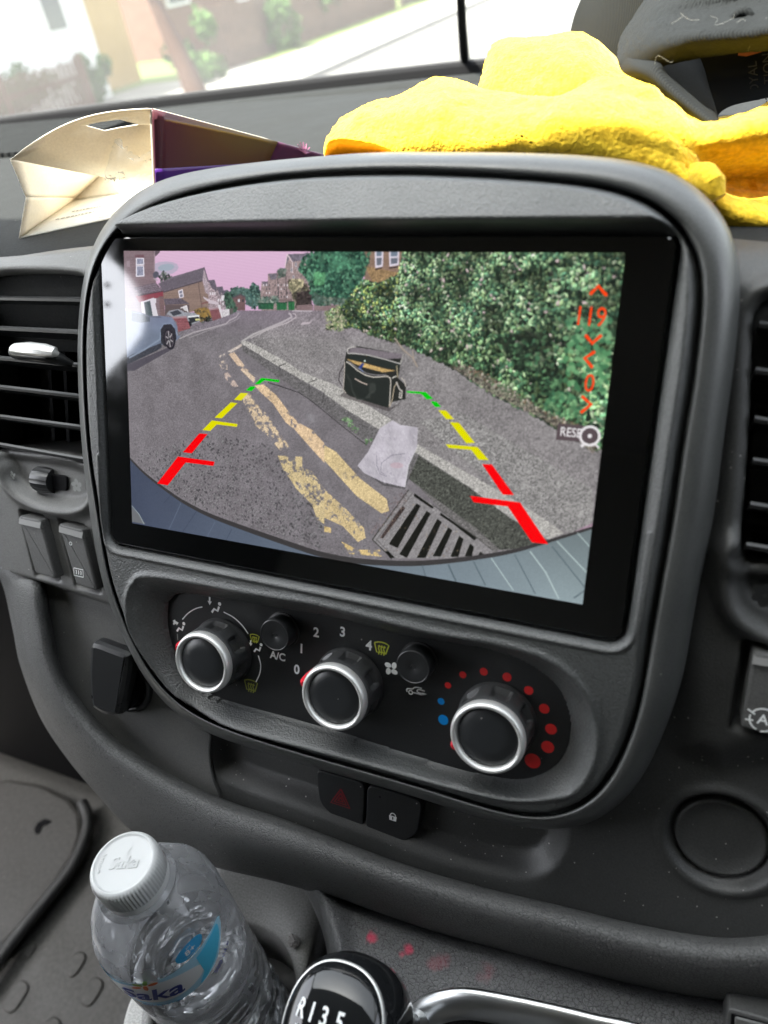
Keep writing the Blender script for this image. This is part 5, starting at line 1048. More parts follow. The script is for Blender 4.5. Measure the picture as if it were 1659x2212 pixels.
co=coords(M['card_p']); ns=N_(M['card_p'],'ShaderNodeTexNoise'); ns.inputs['Scale'].default_value=10; LK(M['card_p'],co,ns.inputs['Vector']); LK(M['card_p'],ramp(M['card_p'],ns.outputs[0],[(.35,(.085,.02,.05)),(.55,(.14,.07,.035)),(.7,(.20,.17,.05))]),b.inputs['Base Color'])
M['card_p2']=mat('plum print',(.11,.025,.085),.3)
M['card_v']=mat('violet print',(.075,.02,.20),.3)
th=np.array([0,0,.0006])
def quad(name,P,mt,par,t=.0005,n=10,curve=None):
    a,b_,c,d=[np.array(p,float) for p in P]; V=[]
    for i in range(n+1):
        for j in range(n+1):
            u,v=i/n,j/n; p=a*(1-u)*(1-v)+b_*u*(1-v)+c*u*v+d*(1-u)*v
            if curve is not None: p=p+curve(u,v)
            V.append(p)
    o=mesh(name,np.array(V),np.ascontiguousarray(gridf(n+1,n+1)),mt,par); solid(o,t,0); return o
TRb=TRc+backv; BLb=np.array(Zp(158,432,DZ)); TLb=at_vert(238,358,BLb); BRb=BRf+backv*np.array([1,1,0])
# bottom panel, lit, with two printed lines
bt=quad('bottom_panel',[BL,BRf,BRb,BLb],M['card_w'],bx)
# top panel with the punched slot
slot=[at_vert(x,y,TLc*.5+TRc*.5+backv*.45) for x,y in [(192,297),(266,280),(306,287),(234,305)]]
# solve slot corners on the top panel plane
nrm=np.cross(TRc-TLc,backv); nrm/=np.linalg.norm(nrm)
def on_top(x,y): d=MW@ray(x,y); return CW+d*(((TLc-CW)@nrm)/(d@nrm))
sl_=[on_top(x,y) for x,y in [(192,297),(266,279),(306,287),(234,305)]]
def ab(p):
    A=np.stack([TRc-TLc,backv],1); return np.linalg.lstsq(A,p-TLc,rcond=None)[0]
sab=[ab(p) for p in sl_]; print('slot ab',sab)
outer=[(0,0),(1,0),(1,1),(0,1)]
n=24; tt=np.linspace(0,2*math.pi,96,endpoint=False); cc=np.mean(sab,0)
def rp(P,t):
    dx,dy=math.cos(t),math.sin(t); best=0
    for (ax,ay),(bx_,by_) in zip(P,P[1:]+P[:1]):
        ex,ey=bx_-ax,by_-ay; den=dx*ey-dy*ex
        if abs(den)<1e-12: continue
        s=((ax-cc[0])*ey-(ay-cc[1])*ex)/den; u=((ax-cc[0])*dy-(ay-cc[1])*dx)/den
        if s>0 and -1e-9<=u<=1+1e-9: best=max(best,s)
    return best
so2=[tuple(s) for s in sab]; V=[]
if 0<cc[0]<1 and 0<cc[1]<1:
    for k in (0,.33,.66,1):
        for t in tt:
            r=rp(so2,t)*(1-k)+rp(outer,t)*k; p=(cc[0]+r*math.cos(t),cc[1]+r*math.sin(t)); V.append(TLc+(TRc-TLc)*p[0]+backv*p[1]+np.array([0,0,.006*math.sin(max(0,min(1,p[0]))*math.pi)*(1-p[1])]))
    o=mesh('top_panel',np.array(V),np.ascontiguousarray(gridf(4,96,True)),M['card_in'],bx); solid(o,.0005,0)
else: quad('top_panel',[TLc,TRc,TRb,TLb],M['card_in'],bx)
quad('right_panel',[TRc,BRf,BRb,TRb],M['card_p'],bx)
ri=[p+np.array([-.0012,-.0003,0]) for p in (TRc,BRf,BRb,TRb)]; quad('right_panel_lining',ri,M['card_in'],bx,.0003)
quad('violet_strip',[TRc*.42+BRf*.58+np.array([.0006,-.0006,0]),BRf+np.array([.0006,-.0006,0]),BRb+np.array([.0006,-.0006,0]),TRb*.42+BRb*.58+np.array([.0006,-.0006,0])],M['card_v'],bx,.0002)
# left panel folds inward along a crease
CR=at_vert(57,426,BL*.5+TLc*.5)+backv*.0
CRb=BLb*.93+TLb*.07
quad('left_panel',[TLc,CR,CRb,TLb],M['card_in'],bx); quad('left_panel',[CR,BL,BLb,CRb],M['card_in'],bx)
quad('end_panel',[BLb,BRb,TRb,TLb],M['card_in'],bx)
e1=np.array(Yp(772,354,TRb[1]+.05)); e2=np.array(Yp(700,400,BRb[1]+.04)); quad('end_flap',[TRb,BRb,e2,e1],M['card_p2'],bx)
em=TRb*.62+e1*.28+e2*.10; ex_=(e1-TRb)/np.linalg.norm(e1-TRb); m=MB()
for k_ in range(7): a_=math.radians(20+k_*24); m.tube([em+np.array([0,-.0012,0]),em+ex_*(.006*math.cos(a_))+np.array([0,-.0012,.006*math.sin(a_)])],[.0006,.0002],5)
m.build('printed_crest',mat('pink print',(.45,.16,.30),.4),bx)
# unreadably small print on the bottom panel
rr_=np.random.RandomState(8); m=MB()
def onb(x,y): return Zp(x,y,DZ+.0006)
for (x0,y0),(x1,y1) in [((120,474),(236,450)),((155,457),(256,438))]:
    x=0
    while x<1:
        L=.03+.05*rr_.rand(); a=onb(x0+(x1-x0)*x,y0+(y1-y0)*x); b=onb(x0+(x1-x0)*min(1,x+L),y0+(y1-y0)*min(1,x+L)); d=b-a; nn_=np.array([-d[1],d[0],0]); nn_=nn_/np.linalg.norm(nn_)*.0008
        m.add([a+nn_,a-nn_,b-nn_,b+nn_],[(0,1,2,3)]); x+=L+.02
m.build('printed_line',mat('grey print',(.20,.18,.16),.6),bt,smooth=False,sharp=None)
# crumpled clear tray sticking out of the carton
tr_=thing('clear_plastic_insert',tuple(BRf+backv*.2),'crumpled clear plastic insert sitting inside the open carton','packaging')
ra=[[at_vert(x,y,BRf*.75+BL*.25+backv*f) for x,y in r] for r,f in [([(222,400),(250,392),(290,386),(330,382)],.10),([(226,360),(250,352),(290,366),(328,372)],.16),([(232,330),(256,326),(290,352),(326,350)],.22),([(238,314),(262,320),(288,345),(328,332)],.3)]]
def cru(G):
    for i in range(G.shape[0]):
        for j in range(G.shape[1]):
            p=Vector(G[i,j]); G[i,j]+=np.array([.3,.8,.5])*(mnoise.noise(p*110)*.008+abs(mnoise.noise(p*300))*.005)
    return G
M['clear']=pet_mat('crumpled clear plastic',.16,.4); sheet('insert_sheet',ra,60,50,M['clear'],tr_,disp=cru)
# ---------------------------------------------------------------- yellow cloth
M['towel']=mat('yellow microfibre',(.95,.66,.03),.9,spec=.1,Sheen_Weight=.22,Sheen_Roughness=.5); b=M['towel'].node_tree.nodes['Principled BSDF']; b.inputs['Sheen Tint'].default_value=(1,.98,.80,1)
mt_=M['towel']; co=coords(mt_); vo=N_(mt_,'ShaderNodeTexNoise'); vo.inputs['Detail'].default_value=3; vo.inputs['Scale'].default_value=700; LK(mt_,co,vo.inputs['Vector']); nz=N_(mt_,'ShaderNodeTexNoise'); nz.inputs['Scale'].default_value=45; nz.inputs['Detail'].default_value=3; LK(mt_,co,nz.inputs['Vector'])
mu=N_(mt_,'ShaderNodeMath',operation='MULTIPLY'); LK(mt_,vo.outputs[0],mu.inputs[0]); LK(mt_,nz.outputs[0],mu.inputs[1]); bump(mt_,mu.outputs[0],.9,.0016)
tr_n=N_(mt_,'ShaderNodeTexNoise'); tr_n.inputs['Scale'].default_value=480; tr_n.inputs['Detail'].default_value=2; LK(mt_,co,tr_n.inputs['Vector']); ml=N_(mt_,'ShaderNodeMix',data_type='RGBA',blend_type='MULTIPLY'); ml.inputs[0].default_value=1; LK(mt_,mixc(mt_,nz.outputs[0],(.97,.52,.012),(.97,.76,.070)),ml.inputs[6]); LK(mt_,ramp(mt_,tr_n.outputs[0],[(.3,(.72,.66,.55)),(.65,(1,1,1))]),ml.inputs[7]); LK(mt_,ml.outputs[2],b.inputs['Base Color'])
def cloth_disp(a1=.004,a2=.0012,seed=0):
    def f(G):
        for i in range(G.shape[0]):
            for j in range(G.shape[1]):
                p=Vector(G[i,j])+Vector((seed,0,0)); rg=1-abs(mnoise.noise(Vector((p.x*26+p.y*9,p.y*12,p.z*20)))); k=mnoise.noise(p*30)*a1*.8+(rg**3)*a1*.35+mnoise.noise(p*150)*a2+mnoise.noise(p*900)*.0005; G[i,j]+=np.array([0,-.35*k,k])
        return G
    return f
rows=[]
def yr(pts,Ys):
    if not hasattr(Ys,'__len__'): Ys=[Ys]*len(pts)
    return [Yp(x,y,Y) for (x,y),Y in zip(pts,Ys)]
R_front=[
 ([(716,372),(850,375),(1000,380),(1150,380),(1300,388),(1420,420),(1530,480),(1600,500),(1760,500)],[.125]*4+[.118,.112,.106,.104,.104]),
 ([(702,330),(850,318),(1000,322),(1150,330),(1300,345),(1420,375),(1520,425),(1595,462),(1760,482)],[.130,.122,.118,.114,.112,.108,.104,.104,.104]),
 ([(706,306),(800,292),(960,285),(1100,300),(1290,310),(1420,338),(1500,385),(1580,428),(1760,440)],[.135,.128,.120,.116,.112,.110,.112,.125,.130]),
 ([(716,288),(800,258),(940,235),(1080,262),(1260,262),(1400,296),(1490,345),(1575,382),(1760,380)],[.145,.135,.128,.122,.116,.112,.116,.140,.145]),
 ([(734,268),(830,225),(950,200),(1070,222),(1200,222),(1330,222),(1460,286),(1560,318),(1760,300)],[.158,.150,.145,.142,.132,.126,.118,.120,.125]),
 ([(744,262),(850,212),(960,184),(1060,200),(1172,229),(1290,186),(1400,200),(1520,278),(1760,235)],[.172,.168,.165,.165,.165,.150,.140,.128,.128]),
 ([(750,262),(856,214),(966,188),(1064,205),(1176,236),(1292,190),(1402,206),(1540,272),(1760,215)],[.185,.185,.185,.185,.185,.175,.165,.150,.150]),
 ([(760,285),(866,245),(976,225),(1074,240),(1186,262),(1302,230),(1412,236),(1550,262),(1760,200)],[.205,.205,.205,.205,.205,.20,.19,.19,.19])]
to=thing('yellow_cloth',tuple(Yp(1150,330,.14)),'bright yellow microfibre cloth heaped on the dash top behind the display','cloth')
o=sheet('cloth_fold',[yr(p,y) for p,y in R_front],200,110,M['towel'],to,disp=cloth_disp()); solid(o,.0022,0)
R_back=[
 ([(1030,270),(1080,285),(1160,295),(1260,290),(1350,280),(1460,260)],.19),
 ([(1034,215),(1080,200),(1160,215),(1260,210),(1350,220),(1450,235)],.19),
 ([(1043,172),(1078,150),(1160,150),(1240,140),(1310,165),(1440,215)],.20),
 ([(1052,135),(1090,112),(1160,108),(1230,108),(1300,130),(1415,200)],.215),
 ([(1062,112),(1100,92),(1162,83),(1230,84),(1294,107),(1405,196)],.235),
 ([(1066,118),(1104,100),(1166,92),(1234,93),(1300,117),(1410,205)],.255),
 ([(1066,190),(1104,185),(1166,180),(1234,180),(1300,190),(1410,230)],.29)]
o=sheet('cloth_fold',[yr(p,y) for p,y in R_back],130,90,M['towel'],to,disp=cloth_disp(.003,.001,3)); solid(o,.0022,0)
# tucked underside at the left tip, shade and glow painted orange, and the small roll at the right
M['towel_in']=mt2=M['towel'].copy(); 
M['towel_shade']=mat('yellow cloth shaded orange',(.90,.27,.0),.9,spec=.1)
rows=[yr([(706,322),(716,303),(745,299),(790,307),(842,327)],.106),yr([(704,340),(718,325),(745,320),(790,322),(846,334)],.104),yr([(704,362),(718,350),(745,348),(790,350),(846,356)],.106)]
o=sheet('cloth_hem',rows,40,16,M['towel_shade'],to,disp=cloth_disp(.001,.0004,5)); solid(o,.0016,0)
m=MB(); m.tube([Yp(x,y,Y) for x,y,Y in [(1478,372,.120),(1500,378,.112),(1520,384,.106),(1540,402,.102),(1552,428,.100)]],[.002,.0042,.0052,.0045,.0025],14); m.build('cloth_roll',M['towel'],to)
# ---------------------------------------------------------------- dark cap on the cloth
M['twill']=mt_=mat('dark grey twill',(.011,.012,.013),.85,spec=.12,Sheen_Weight=.0); co=coords(mt_,(1,1,1),(0,.5,.85)); wv=N_(mt_,'ShaderNodeTexWave'); wv.inputs['Scale'].default_value=420; wv.inputs['Distortion'].default_value=.6; wv.inputs['Detail'].default_value=1; LK(mt_,co,wv.inputs['Vector']); nz=N_(mt_,'ShaderNodeTexNoise'); nz.inputs['Scale'].default_value=1300; LK(mt_,co,nz.inputs['Vector'])
ad=N_(mt_,'ShaderNodeMath',operation='MULTIPLY_ADD'); LK(mt_,nz.outputs[0],ad.inputs[0]); ad.inputs[1].default_value=.6; LK(mt_,wv.outputs[0],ad.inputs[2]); bump(mt_,ad.outputs[0],.5,.00025); LK(mt_,mixc(mt_,wv.outputs[0],(.009,.010,.011),(.019,.021,.022)),mt_.node_tree.nodes['Principled BSDF'].inputs['Base Color'])
M['lining']=mat('black cap lining',(.008,.009,.010),.9,spec=.1)
ch=thing('baseball_cap',tuple(Yp(1480,270,.16)),'faded dark grey baseball cap resting open side out on the yellow cloth','cap')
o=sheet('brim',[yr([(1330,-110),(1290,-60),(1256,10),(1242,50),(1236,90),(1250,125)],.285),yr([(1400,-110),(1350,-60),(1318,10),(1298,60),(1288,105),(1300,150)],.27),yr([(1500,-110),(1440,-60),(1400,10),(1370,70),(1350,120),(1356,175)],.262),yr([(1600,-110),(1560,-60),(1500,20),(1460,80),(1430,130),(1430,190)],.262)],60,50,M['twill'],ch); solid(o,.0035,0)
o=sheet('crown',[yr([(1440,-110),(1520,-110),(1620,-110),(1780,-110)],[.235,.225,.22,.22]),yr([(1412,-30),(1490,-60),(1600,-70),(1780,-80)],[.220,.198,.190,.190]),yr([(1372,36),(1450,0),(1570,-20),(1780,-36)],[.205,.178,.168,.168]),yr([(1346,75),(1420,42),(1540,20),(1780,-6)],[.192,.168,.164,.164]),yr([(1337,105),(1410,72),(1530,50),(1780,18)],[.178,.158,.153,.152]),yr([(1337,128),(1408,104),(1515,84),(1780,50)],[.168,.150,.142,.140]),yr([(1350,150),(1418,132),(1505,112),(1780,80)],[.160,.149,.146,.146]),yr([(1362,158),(1424,142),(1507,125),(1780,94)],[.158,.153,.155,.156]),yr([(1372,160),(1428,143),(1508,125),(1780,92)],[.162,.160,.164,.166])],110,70,M['twill'],ch,disp=cloth_disp(.0016,.0004,9)); solid(o,.0018,0)
o=sheet('crown_edge',[yr([(1337,112),(1338,132),(1350,154),(1398,178),(1442,217),(1485,247),(1532,277),(1553,286)],[.176,.168,.160,.152,.146,.141,.135,.132]),yr([(1360,112),(1368,132),(1384,150),(1418,172),(1455,203),(1500,238),(1542,270),(1555,284)],[.166,.156,.149,.144,.140,.136,.132,.131]),yr([(1408,110),(1416,132),(1424,146),(1434,163),(1465,192),(1512,232),(1546,264),(1556,282)],[.156,.150,.147,.146,.144,.140,.135,.133]),yr([(1420,118),(1424,138),(1428,148),(1440,166),(1470,192),(1514,230),(1547,260),(1556,278)],[.168,.160,.155,.153,.151,.147,.141,.138])],90,30,M['twill'],ch); solid(o,.0016,0)
o=sheet('inner_panel',[yr([(1424,144),(1440,164),(1470,190),(1514,228),(1546,258),(1556,280)],[.156,.154,.152,.148,.142,.139]),yr([(1465,132),(1490,152),(1512,178),(1534,212),(1549,250),(1556,278)],[.175,.173,.170,.163,.150,.141]),yr([(1512,124),(1522,150),(1530,180),(1540,212),(1550,246),(1557,276)],[.195,.192,.188,.178,.160,.146])],50,30,M['twill'],ch)
o=sheet('lining',[yr([(1424,110),(1520,90),(1640,70),(1800,50)],.205),yr([(1480,190),(1545,170),(1640,150),(1800,130)],.212),yr([(1530,300),(1560,240),(1640,215),(1800,190)],[.175,.185,.19,.19])],60,40,M['lining'],ch)
c0=Yp(1618,178,.2); ex=Vector(Yp(1612,150,.2)-Yp(1617,205,.2)).normalized(); ey=Vector(Yp(1600,178,.2)-Yp(1640,172,.2)).normalized()
for s,dx in (('ROYAL',-.002),('STATION',-.0075)): text('lining_word',s,0,dx,0,.0034,mat('faint lining print',(.035,.036,.036),.8),ch,frame=lambda a,b:Vector(c0)+ex*a+ey*b)
mesh('orange_tag',[Yp(x,y,.200) for x,y in [(1596,108),(1660,95),(1660,108),(1612,122),(1594,120)]],[(0,1,2,3,4)],mat('orange tag',(.30,.08,.02),.7),ch,False)
ey_=Yp(1601,47,.151); V=[]; n=24
for r,dz in [(.0045,0),(.0038,-.0012),(.0022,-.0012),(.0012,.0006)]: V+=[np.array(ey_)+np.array([r*math.cos(a),dz*1.0,r*math.sin(a)]) for a in np.linspace(0,2*math.pi,n,endpoint=False)]
mesh('eyelet',V,np.ascontiguousarray(gridf(4,n,True)),M['twill'],ch)
rs_=np.random.RandomState(6); m=MB()
for x,y in [(1560,60),(1528,45),(1400,130),(1590,52),(1450,40),(1640,60),(1620,160-60)]:
    p=np.array(Yp(x,y,.146)); pts=[p+np.array([.0022*k+.002*rs_.randn()*.5,-.001,.0015*math.sin(k*1.7+x)]) for k in range(5)]; m.tube(catmull(pts,14),.00004,5)
m.build('loose_thread',mat('pale lint fibre',(.25,.25,.24),.8),ch)
# ---------------------------------------------------------------- footwell of the van
M['mat']=plastic('rubber floor mat',(.060,.058,.053),.6,.004,.35,.10)
FZ=ZB-.55
def fl(x,y,z=FZ): return Zp(x,y,z)
m=MB(); m.add([(-1.0,-1.35,FZ-.02),(1.0,-1.35,FZ-.02),(1.0,.75,FZ-.02),(-1.0,.75,FZ-.02)],[(0,1,2,3)]); fo=m.build('floor',M['dash'],None,False,None); fo['kind']='structure'
fm=thing('floor_mat',tuple(fl(150,2000)),'grey black rubber floor mat with raised lozenges in the footwell, lower left','floor mat')
o=sheet('mat_sheet',[[fl(-400,1560),fl(0,1600),fl(420,1640),fl(900,1700)],[fl(-400,1900),fl(0,1900),fl(420,1900),fl(900,1900)],[fl(-500,2700),fl(0,2700),fl(420,2700),fl(900,2700)]],40,40,M['mat'],fm,smooth_v=False)
for (cx,cy,L,w,a) in [(160,2080,62,30,1.0),(195,2140,70,34,1.02),(330,2090,60,28,1.0),(30,2150,80,36,1.0),(360,1985,56,26,1.0),(100,2230,80,36,1.0),(60,2050,40,20,1.0),(235,2020,40,20,1.0),(290,1900,40,18,1.0)]:
    pts=[]
    for k in range(24):
        t=k/24*2*math.pi; x=L*.5*math.copysign(abs(math.cos(t))**.6,math.cos(t)); y=w*.5*math.copysign(abs(math.sin(t))**.8,math.sin(t)); pts.append(tuple(fl(cx+x*math.cos(a)+y*math.sin(a),cy-x*math.sin(a)*1.0+y*math.cos(a),FZ+.004)[:2]))
    prism('raised_lozenge',pts,FZ+.0002,FZ+.0022,M['mat'],fm,.0018,frame=lambda a_,b_,c_:(a_,b_,c_))
# engine side panel with a hole, and its rubber edge strip
fp=thing('footwell_panel',tuple(fl(60,1850,FZ+.016)),'smooth dark grey footwell panel with a dark slot above the floor mat','footwell panel')
M['fpan']=plastic('dull grey panel',(.045,.043,.039),.6,.004,.15,.06)
zz=FZ+.016
pp_=[fl(x,y,zz) for x,y in [(-300,1700),(-60,1700),(20,1680),(90,1692),(150,1722),(175,1755),(178,1800),(160,1850),(110,1925),(40,2010),(-60,2120),(-300,2400)]]
prism('panel_body',[tuple(p[:2]) for p in pp_],zz-.012,zz,M['fpan'],fp,.006,frame=lambda a,b,c:(a,b,c))
prism('slot',rounded([tuple(fl(x,y,zz)[:2]) for x,y in [(140,1795),(152,1778),(185,1770),(205,1776),(198,1786),(172,1785),(156,1806),(142,1808)]],.004,3),zz-.002,zz+.0012,M['dark'],fp,0,frame=lambda a,b,c:(a,b,c)) if False else prism('slot',[tuple(fl(x,y,zz)[:2]) for x,y in [(74,1793),(82,1778),(98,1769),(112,1774),(104,1781),(92,1785),(86,1800),(78,1802)]],zz-.002,zz+.0012,M['dark'],fp,0,frame=lambda a,b,c:(a,b,c))
m=MB(); m.tube([fl(x,y,zz) for x,y in catmull([(178,1735),(190,1775),(180,1822),(150,1880),(95,1950),(30,2030),(-60,2150)],30)],.0065,12); m.build('edge_strip',M['dash'],fp)
# dark boxes added under the dash to give deep shade and hide sunlit floor
m=MB(); m.box((.0,.30,ZB-.42),(1.0,0,0),(0,.02,0),(0,0,.48)); m.box((.33,.02,ZB-.50),(.24,0,0),(0,.13,0),(0,0,.24)); m.box((-.60,.20,ZB-.325),(.40,0,0),(0,.13,0),(0,0,.178)); bk=m.build('underdash_dark_filler',M['dark'],None,False,None); bk['kind']='structure'
# ---------------------------------------------------------------- cab shell behind and above the viewpoint (lets the daylight in only through the glass)
M['trimc']=mat('grey headlining',(.13,.127,.12),.9); M['trimd']=mat('dark door card',(.03,.03,.03),.7)
zt=ZB+.74; YH=-.12
def st(o): o['kind']='structure'; return o
m=MB(); m.box((0,(YH-1.9)/2,zt+.02),(1.0,0,0),(0,(YH+1.9)/2,0),(0,0,.02)); st(m.build('roof',M['trimc'],None,False,None))
m=MB(); m.box((0,-1.92,ZB+.0),(1.0,0,0),(0,.02,0),(0,0,.78)); st(m.build('cab_rear_wall',M['trimc'],None,False,None))
for sx,nm in ((1,'door_wall'),):
    m=MB(); X=sx*1.0; wt=.02
    m.box((X,-.60,ZB-.33),(wt,0,0),(0,1.32,0),(0,0,.39))           # door below the window line
    m.box((X,-1.0,ZB+.38),(wt,0,0),(0,.92,0),(0,0,.36)); m.box((X,-.27,ZB+.70),(wt,0,0),(0,1.0,0),(0,0,.04))  # solid panel added over the driver's window to cut light from the right
    m.add([(X-wt,.62,ZB+.06),(X-wt,.75,ZB+.06),(X-wt,YH+.05,zt),(X-wt,YH-.08,zt),(X+wt,.62,ZB+.06),(X+wt,.75,ZB+.06),(X+wt,YH+.05,zt),(X+wt,YH-.08,zt)],[(0,1,2,3),(7,6,5,4),(0,4,5,1),(1,5,6,2),(2,6,7,3),(3,7,4,0)])
    st(m.build(nm,M['trimd'],None,False,None))
# left door: the window opening has a curved rear edge
OPN=[(.54,.03),(-.30,.0),(-.78,.05),(-.86,.25),(-.905,.40),(-.941,.475),(-.968,.524),(-.991,.584),(-.986,.618),(-.96,.651),(-.917,.673),(-.865,.680),(-.80,.682),(-.40,.686),(-.10,.685),(.10,.60),(.30,.38)]
oc_=(-.30,.38); T_=np.linspace(0,2*math.pi,180,endpoint=False); Vd=[]
outl=[(.75,.06),(-.12,.74),(-1.92,.74),(-1.92,-.74),(.75,-.74)]
def rp2(P,t):
    dx,dy=math.cos(t),math.sin(t); best=0
    for (ax,ay),(bx_,by_) in zip(P,P[1:]+P[:1]):
        ex,ey=bx_-ax,by_-ay; den=dx*ey-dy*ex
        if abs(den)<1e-12: continue
        s=((ax-oc_[0])*ey-(ay-oc_[1])*ex)/den; u=((ax-oc_[0])*dy-(ay-oc_[1])*dx)/den
        if s>0 and -1e-9<=u<=1+1e-9: best=max(best,s)
    return best
OPN2=[((y-.06 if y<-.6 else y),z+(.025 if y<-.5 else 0)-(.03 if z<.45 and y<-.8 else 0)) for y,z in OPN]
for X,P_ in ((-1.03,OPN2),(-.99,OPN),(-.99,outl),(-1.03,outl),(-1.03,OPN2)):
    for t in T_: r=rp2(P_,t); Vd.append((X,oc_[0]+r*math.cos(t),ZB+oc_[1]+r*math.sin(t)))
st(mesh('door_wall',Vd,np.ascontiguousarray(gridf(5,180,True)),M['trimd'],None,False))
sw=thing('side_window',(-1.0,-.4,ZB+.4),'left side window of the cab with two small dots near its rear edge','window')
for y_,z_ in ((-.857,.629),(-.874,.591)):
    m=MB(); m.tube([(-.995,y_,ZB+z_),(-1.0,y_,ZB+z_)],.0065,16); m.build('dot_sticker',M['dark'],sw)
# driver seat behind, seen only as a soft reflection in the glass
se=thing('driver_seat',(.46,-.80,FZ),'brown grey fabric driver seat with headrest behind the viewpoint','seat')
M['fab']=mat('brown grey seat fabric',(.10,.09,.075),.9)
def pill(name,c,h,bev):
    o=box_obj(name,c,h,M['fab'],se,bev); o.data.polygons.foreach_set('use_smooth',[True]*len(o.data.polygons)); o.modifiers['bevel'].segments=6; return o
pill('seat_cushion',(.46,-.78,FZ+.38),(.25,.26,.09),.06); pill('backrest',(.46,-1.10,FZ+.78),(.25,.09,.36),.07); pill('headrest',(.46,-1.12,FZ+1.27),(.14,.06,.10),.05)
# ---------------------------------------------------------------- windscreen
ws=thing('windscreen',(0,.58,ZB+.07),'large dusty van windscreen with black lower edge seal','windscreen')
mw=bpy.data.materials.new('dusty windscreen glass'); mw.use_nodes=True; nt=mw.node_tree; nt.nodes.remove(nt.nodes['Principled BSDF']); out=nt.nodes['Material Output']
tr=nt.nodes.new('ShaderNodeBsdfTransparent'); tr.inputs[0].default_value=(.90,.93,.90,1); gs=nt.nodes.new('ShaderNodeBsdfGlossy'); gs.inputs['Roughness'].default_value=.02; fr=nt.nodes.new('ShaderNodeFresnel'); fr.inputs[0].default_value=1.5
mx=nt.nodes.new('ShaderNodeMixShader'); nt.links.new(fr.outputs[0],mx.inputs[0]); nt.links.new(tr.outputs[0],mx.inputs[1]); nt.links.new(gs.outputs[0],mx.inputs[2])
tl=nt.nodes.new('ShaderNodeBsdfTranslucent'); tl.inputs[0].default_value=(.9,.9,.88,1); m2=nt.nodes.new('ShaderNodeMixShader'); co=coords(mw,(1,1,1)); ns=N_(mw,'ShaderNodeTexNoise'); ns.inputs['Scale'].default_value=9; ns.inputs['Detail'].default_value=6; LK(mw,co,ns.inputs['Vector']); mr=N_(mw,'ShaderNodeMapRange'); LK(mw,ns.outputs[0],mr.inputs[0]); mr.inputs[3].default_value=.03; mr.inputs[4].default_value=.085
LK(mw,mr.outputs[0],m2.inputs[0]); nt.links.new(mx.outputs[0],m2.inputs[1]); nt.links.new(tl.outputs[0],m2.inputs[2]); nt.links.new(m2.outputs[0],out.inputs[0])
sheet('glass_pane',[[(x,.60-.10*x*x,ZB+.072-.012*abs(x)) for x in (-1,-.5,0,.5,1)],[(x,.27-.10*x*x,ZB+.40) for x in (-1,-.5,0,.5,1)],[(x,YH-.10*x*x*.3,zt) for x in (-1,-.5,0,.5,1)]],24,16,mw,ws)
m=MB(); m.tube([(x,.585-.10*x*x,ZB+.083-.012*abs(x)) for x in np.linspace(-1,1,30)],(.010),10); m.build('edge_seal',M['dark'],ws)
m=MB(); P0=[Vector((x,.56-.10*x*x,ZB+.078-.012*abs(x))) for x in np.linspace(-1,1,30)]; m.tube(P0,[(.018,.006)]*30,10); m.build('lower_moulding',M['dash_top'],ws)
wi=thing('wiper',tuple(Yp(1012,200,.62)),'black wiper arm standing upright outside the windscreen above the yellow cloth','wiper')
m=MB(); m.tube([Yp(x,y,Y) for x,y,Y in [(1016,235,.66),(1012,185,.63),(1003,120,.58),(998,50,.53),(994,-40,.47),(990,-160,.40)]],[(.0055,.006),(.0055,.006),(.0045,.005),(.0038,.004),(.0034,.004),(.003,.003)],8); m.build('wiper_arm',M['dark'],wi)
# ---------------------------------------------------------------- street outside
def simple(name,col,rough=.85,nscale=3,var=.2,detail=6):
    m=mat(name,col,rough,spec=.3); co=coords(m); ns=N_(m,'ShaderNodeTexNoise'); ns.inputs['Scale'].default_value=nscale; ns.inputs['Detail'].default_value=detail; LK(m,co,ns.inputs['Vector']); LK(m,mixc(m,ns.outputs[0],tuple(k*(1-var) for k in col),tuple(min(1,k*(1+var)) for k in col)),m.node_tree.nodes['Principled BSDF'].inputs['Base Color']); return m
M['asph']=simple('worn asphalt',(.10,.098,.092),.9,2.5,.25); M['pave']=simple('concrete paving',(.20,.195,.175),.9,1.5,.2); M['kerbm']=simple('kerb stone',(.17,.165,.155)); M['grassm']=simple('verge grass',(.08,.11,.03),.95,5,.4)
M['white']=simple('white render',(.62,.62,.60),.8,1,.06); M['brick']=simple('red brick',(.14,.075,.052),.9,4,.3); M['wood']=simple('weathered fence board',(.095,.062,.045),.9,5,.35); M['wood2']=simple('brown picket',(.085,.05,.032),.9,5,.3); M['bin']=simple('dark green bin plastic',(.025,.04,.035),.5); M['steel']=simple('galvanised grey post',(.34,.36,.36),.5); M['bark']=simple('reddish bark',(.034,.014,.006),.95,12,.4); M['leafm']=simple('leaf green',(.045,.10,.018),.7,6,.5); M['pane']=mat('dark window pane',(.10,.11,.12),.1); M['ochre']=simple('ochre board',(.35,.24,.09))
def plate(name,x0,x1,y0,y1,z,mt):
    m=MB(); m.add([(x0,y0,z),(x1,y0,z),(x1,y1,z),(x0,y1,z)],[(0,1,2,3)]); o=m.build(name,mt,None,False,None); o['kind']='structure'; return o
plate('ground',-150,150,-80,250,-.004,M['grassm']); plate('road',-7.6,6.5,-60,200,.0,M['asph'])
m=MB(); m.box((-9.3,60,.05),(1.55,0,0),(0,120,0),(0,0,.05)); st(m.build('pavement',M['pave'],None,False,None))
m=MB(); m.box((-7.68,60,.055),(.08,0,0),(0,120,0),(0,0,.058)); st(m.build('kerb',M['kerbm'],None,False,None))
plate('grass_verge',-10.85,-10.05,17.5,120,.105,M['grassm']); plate('driveway',-13,-10.85,8,16.3,.02,M['pave'])
RR=random.Random(5)
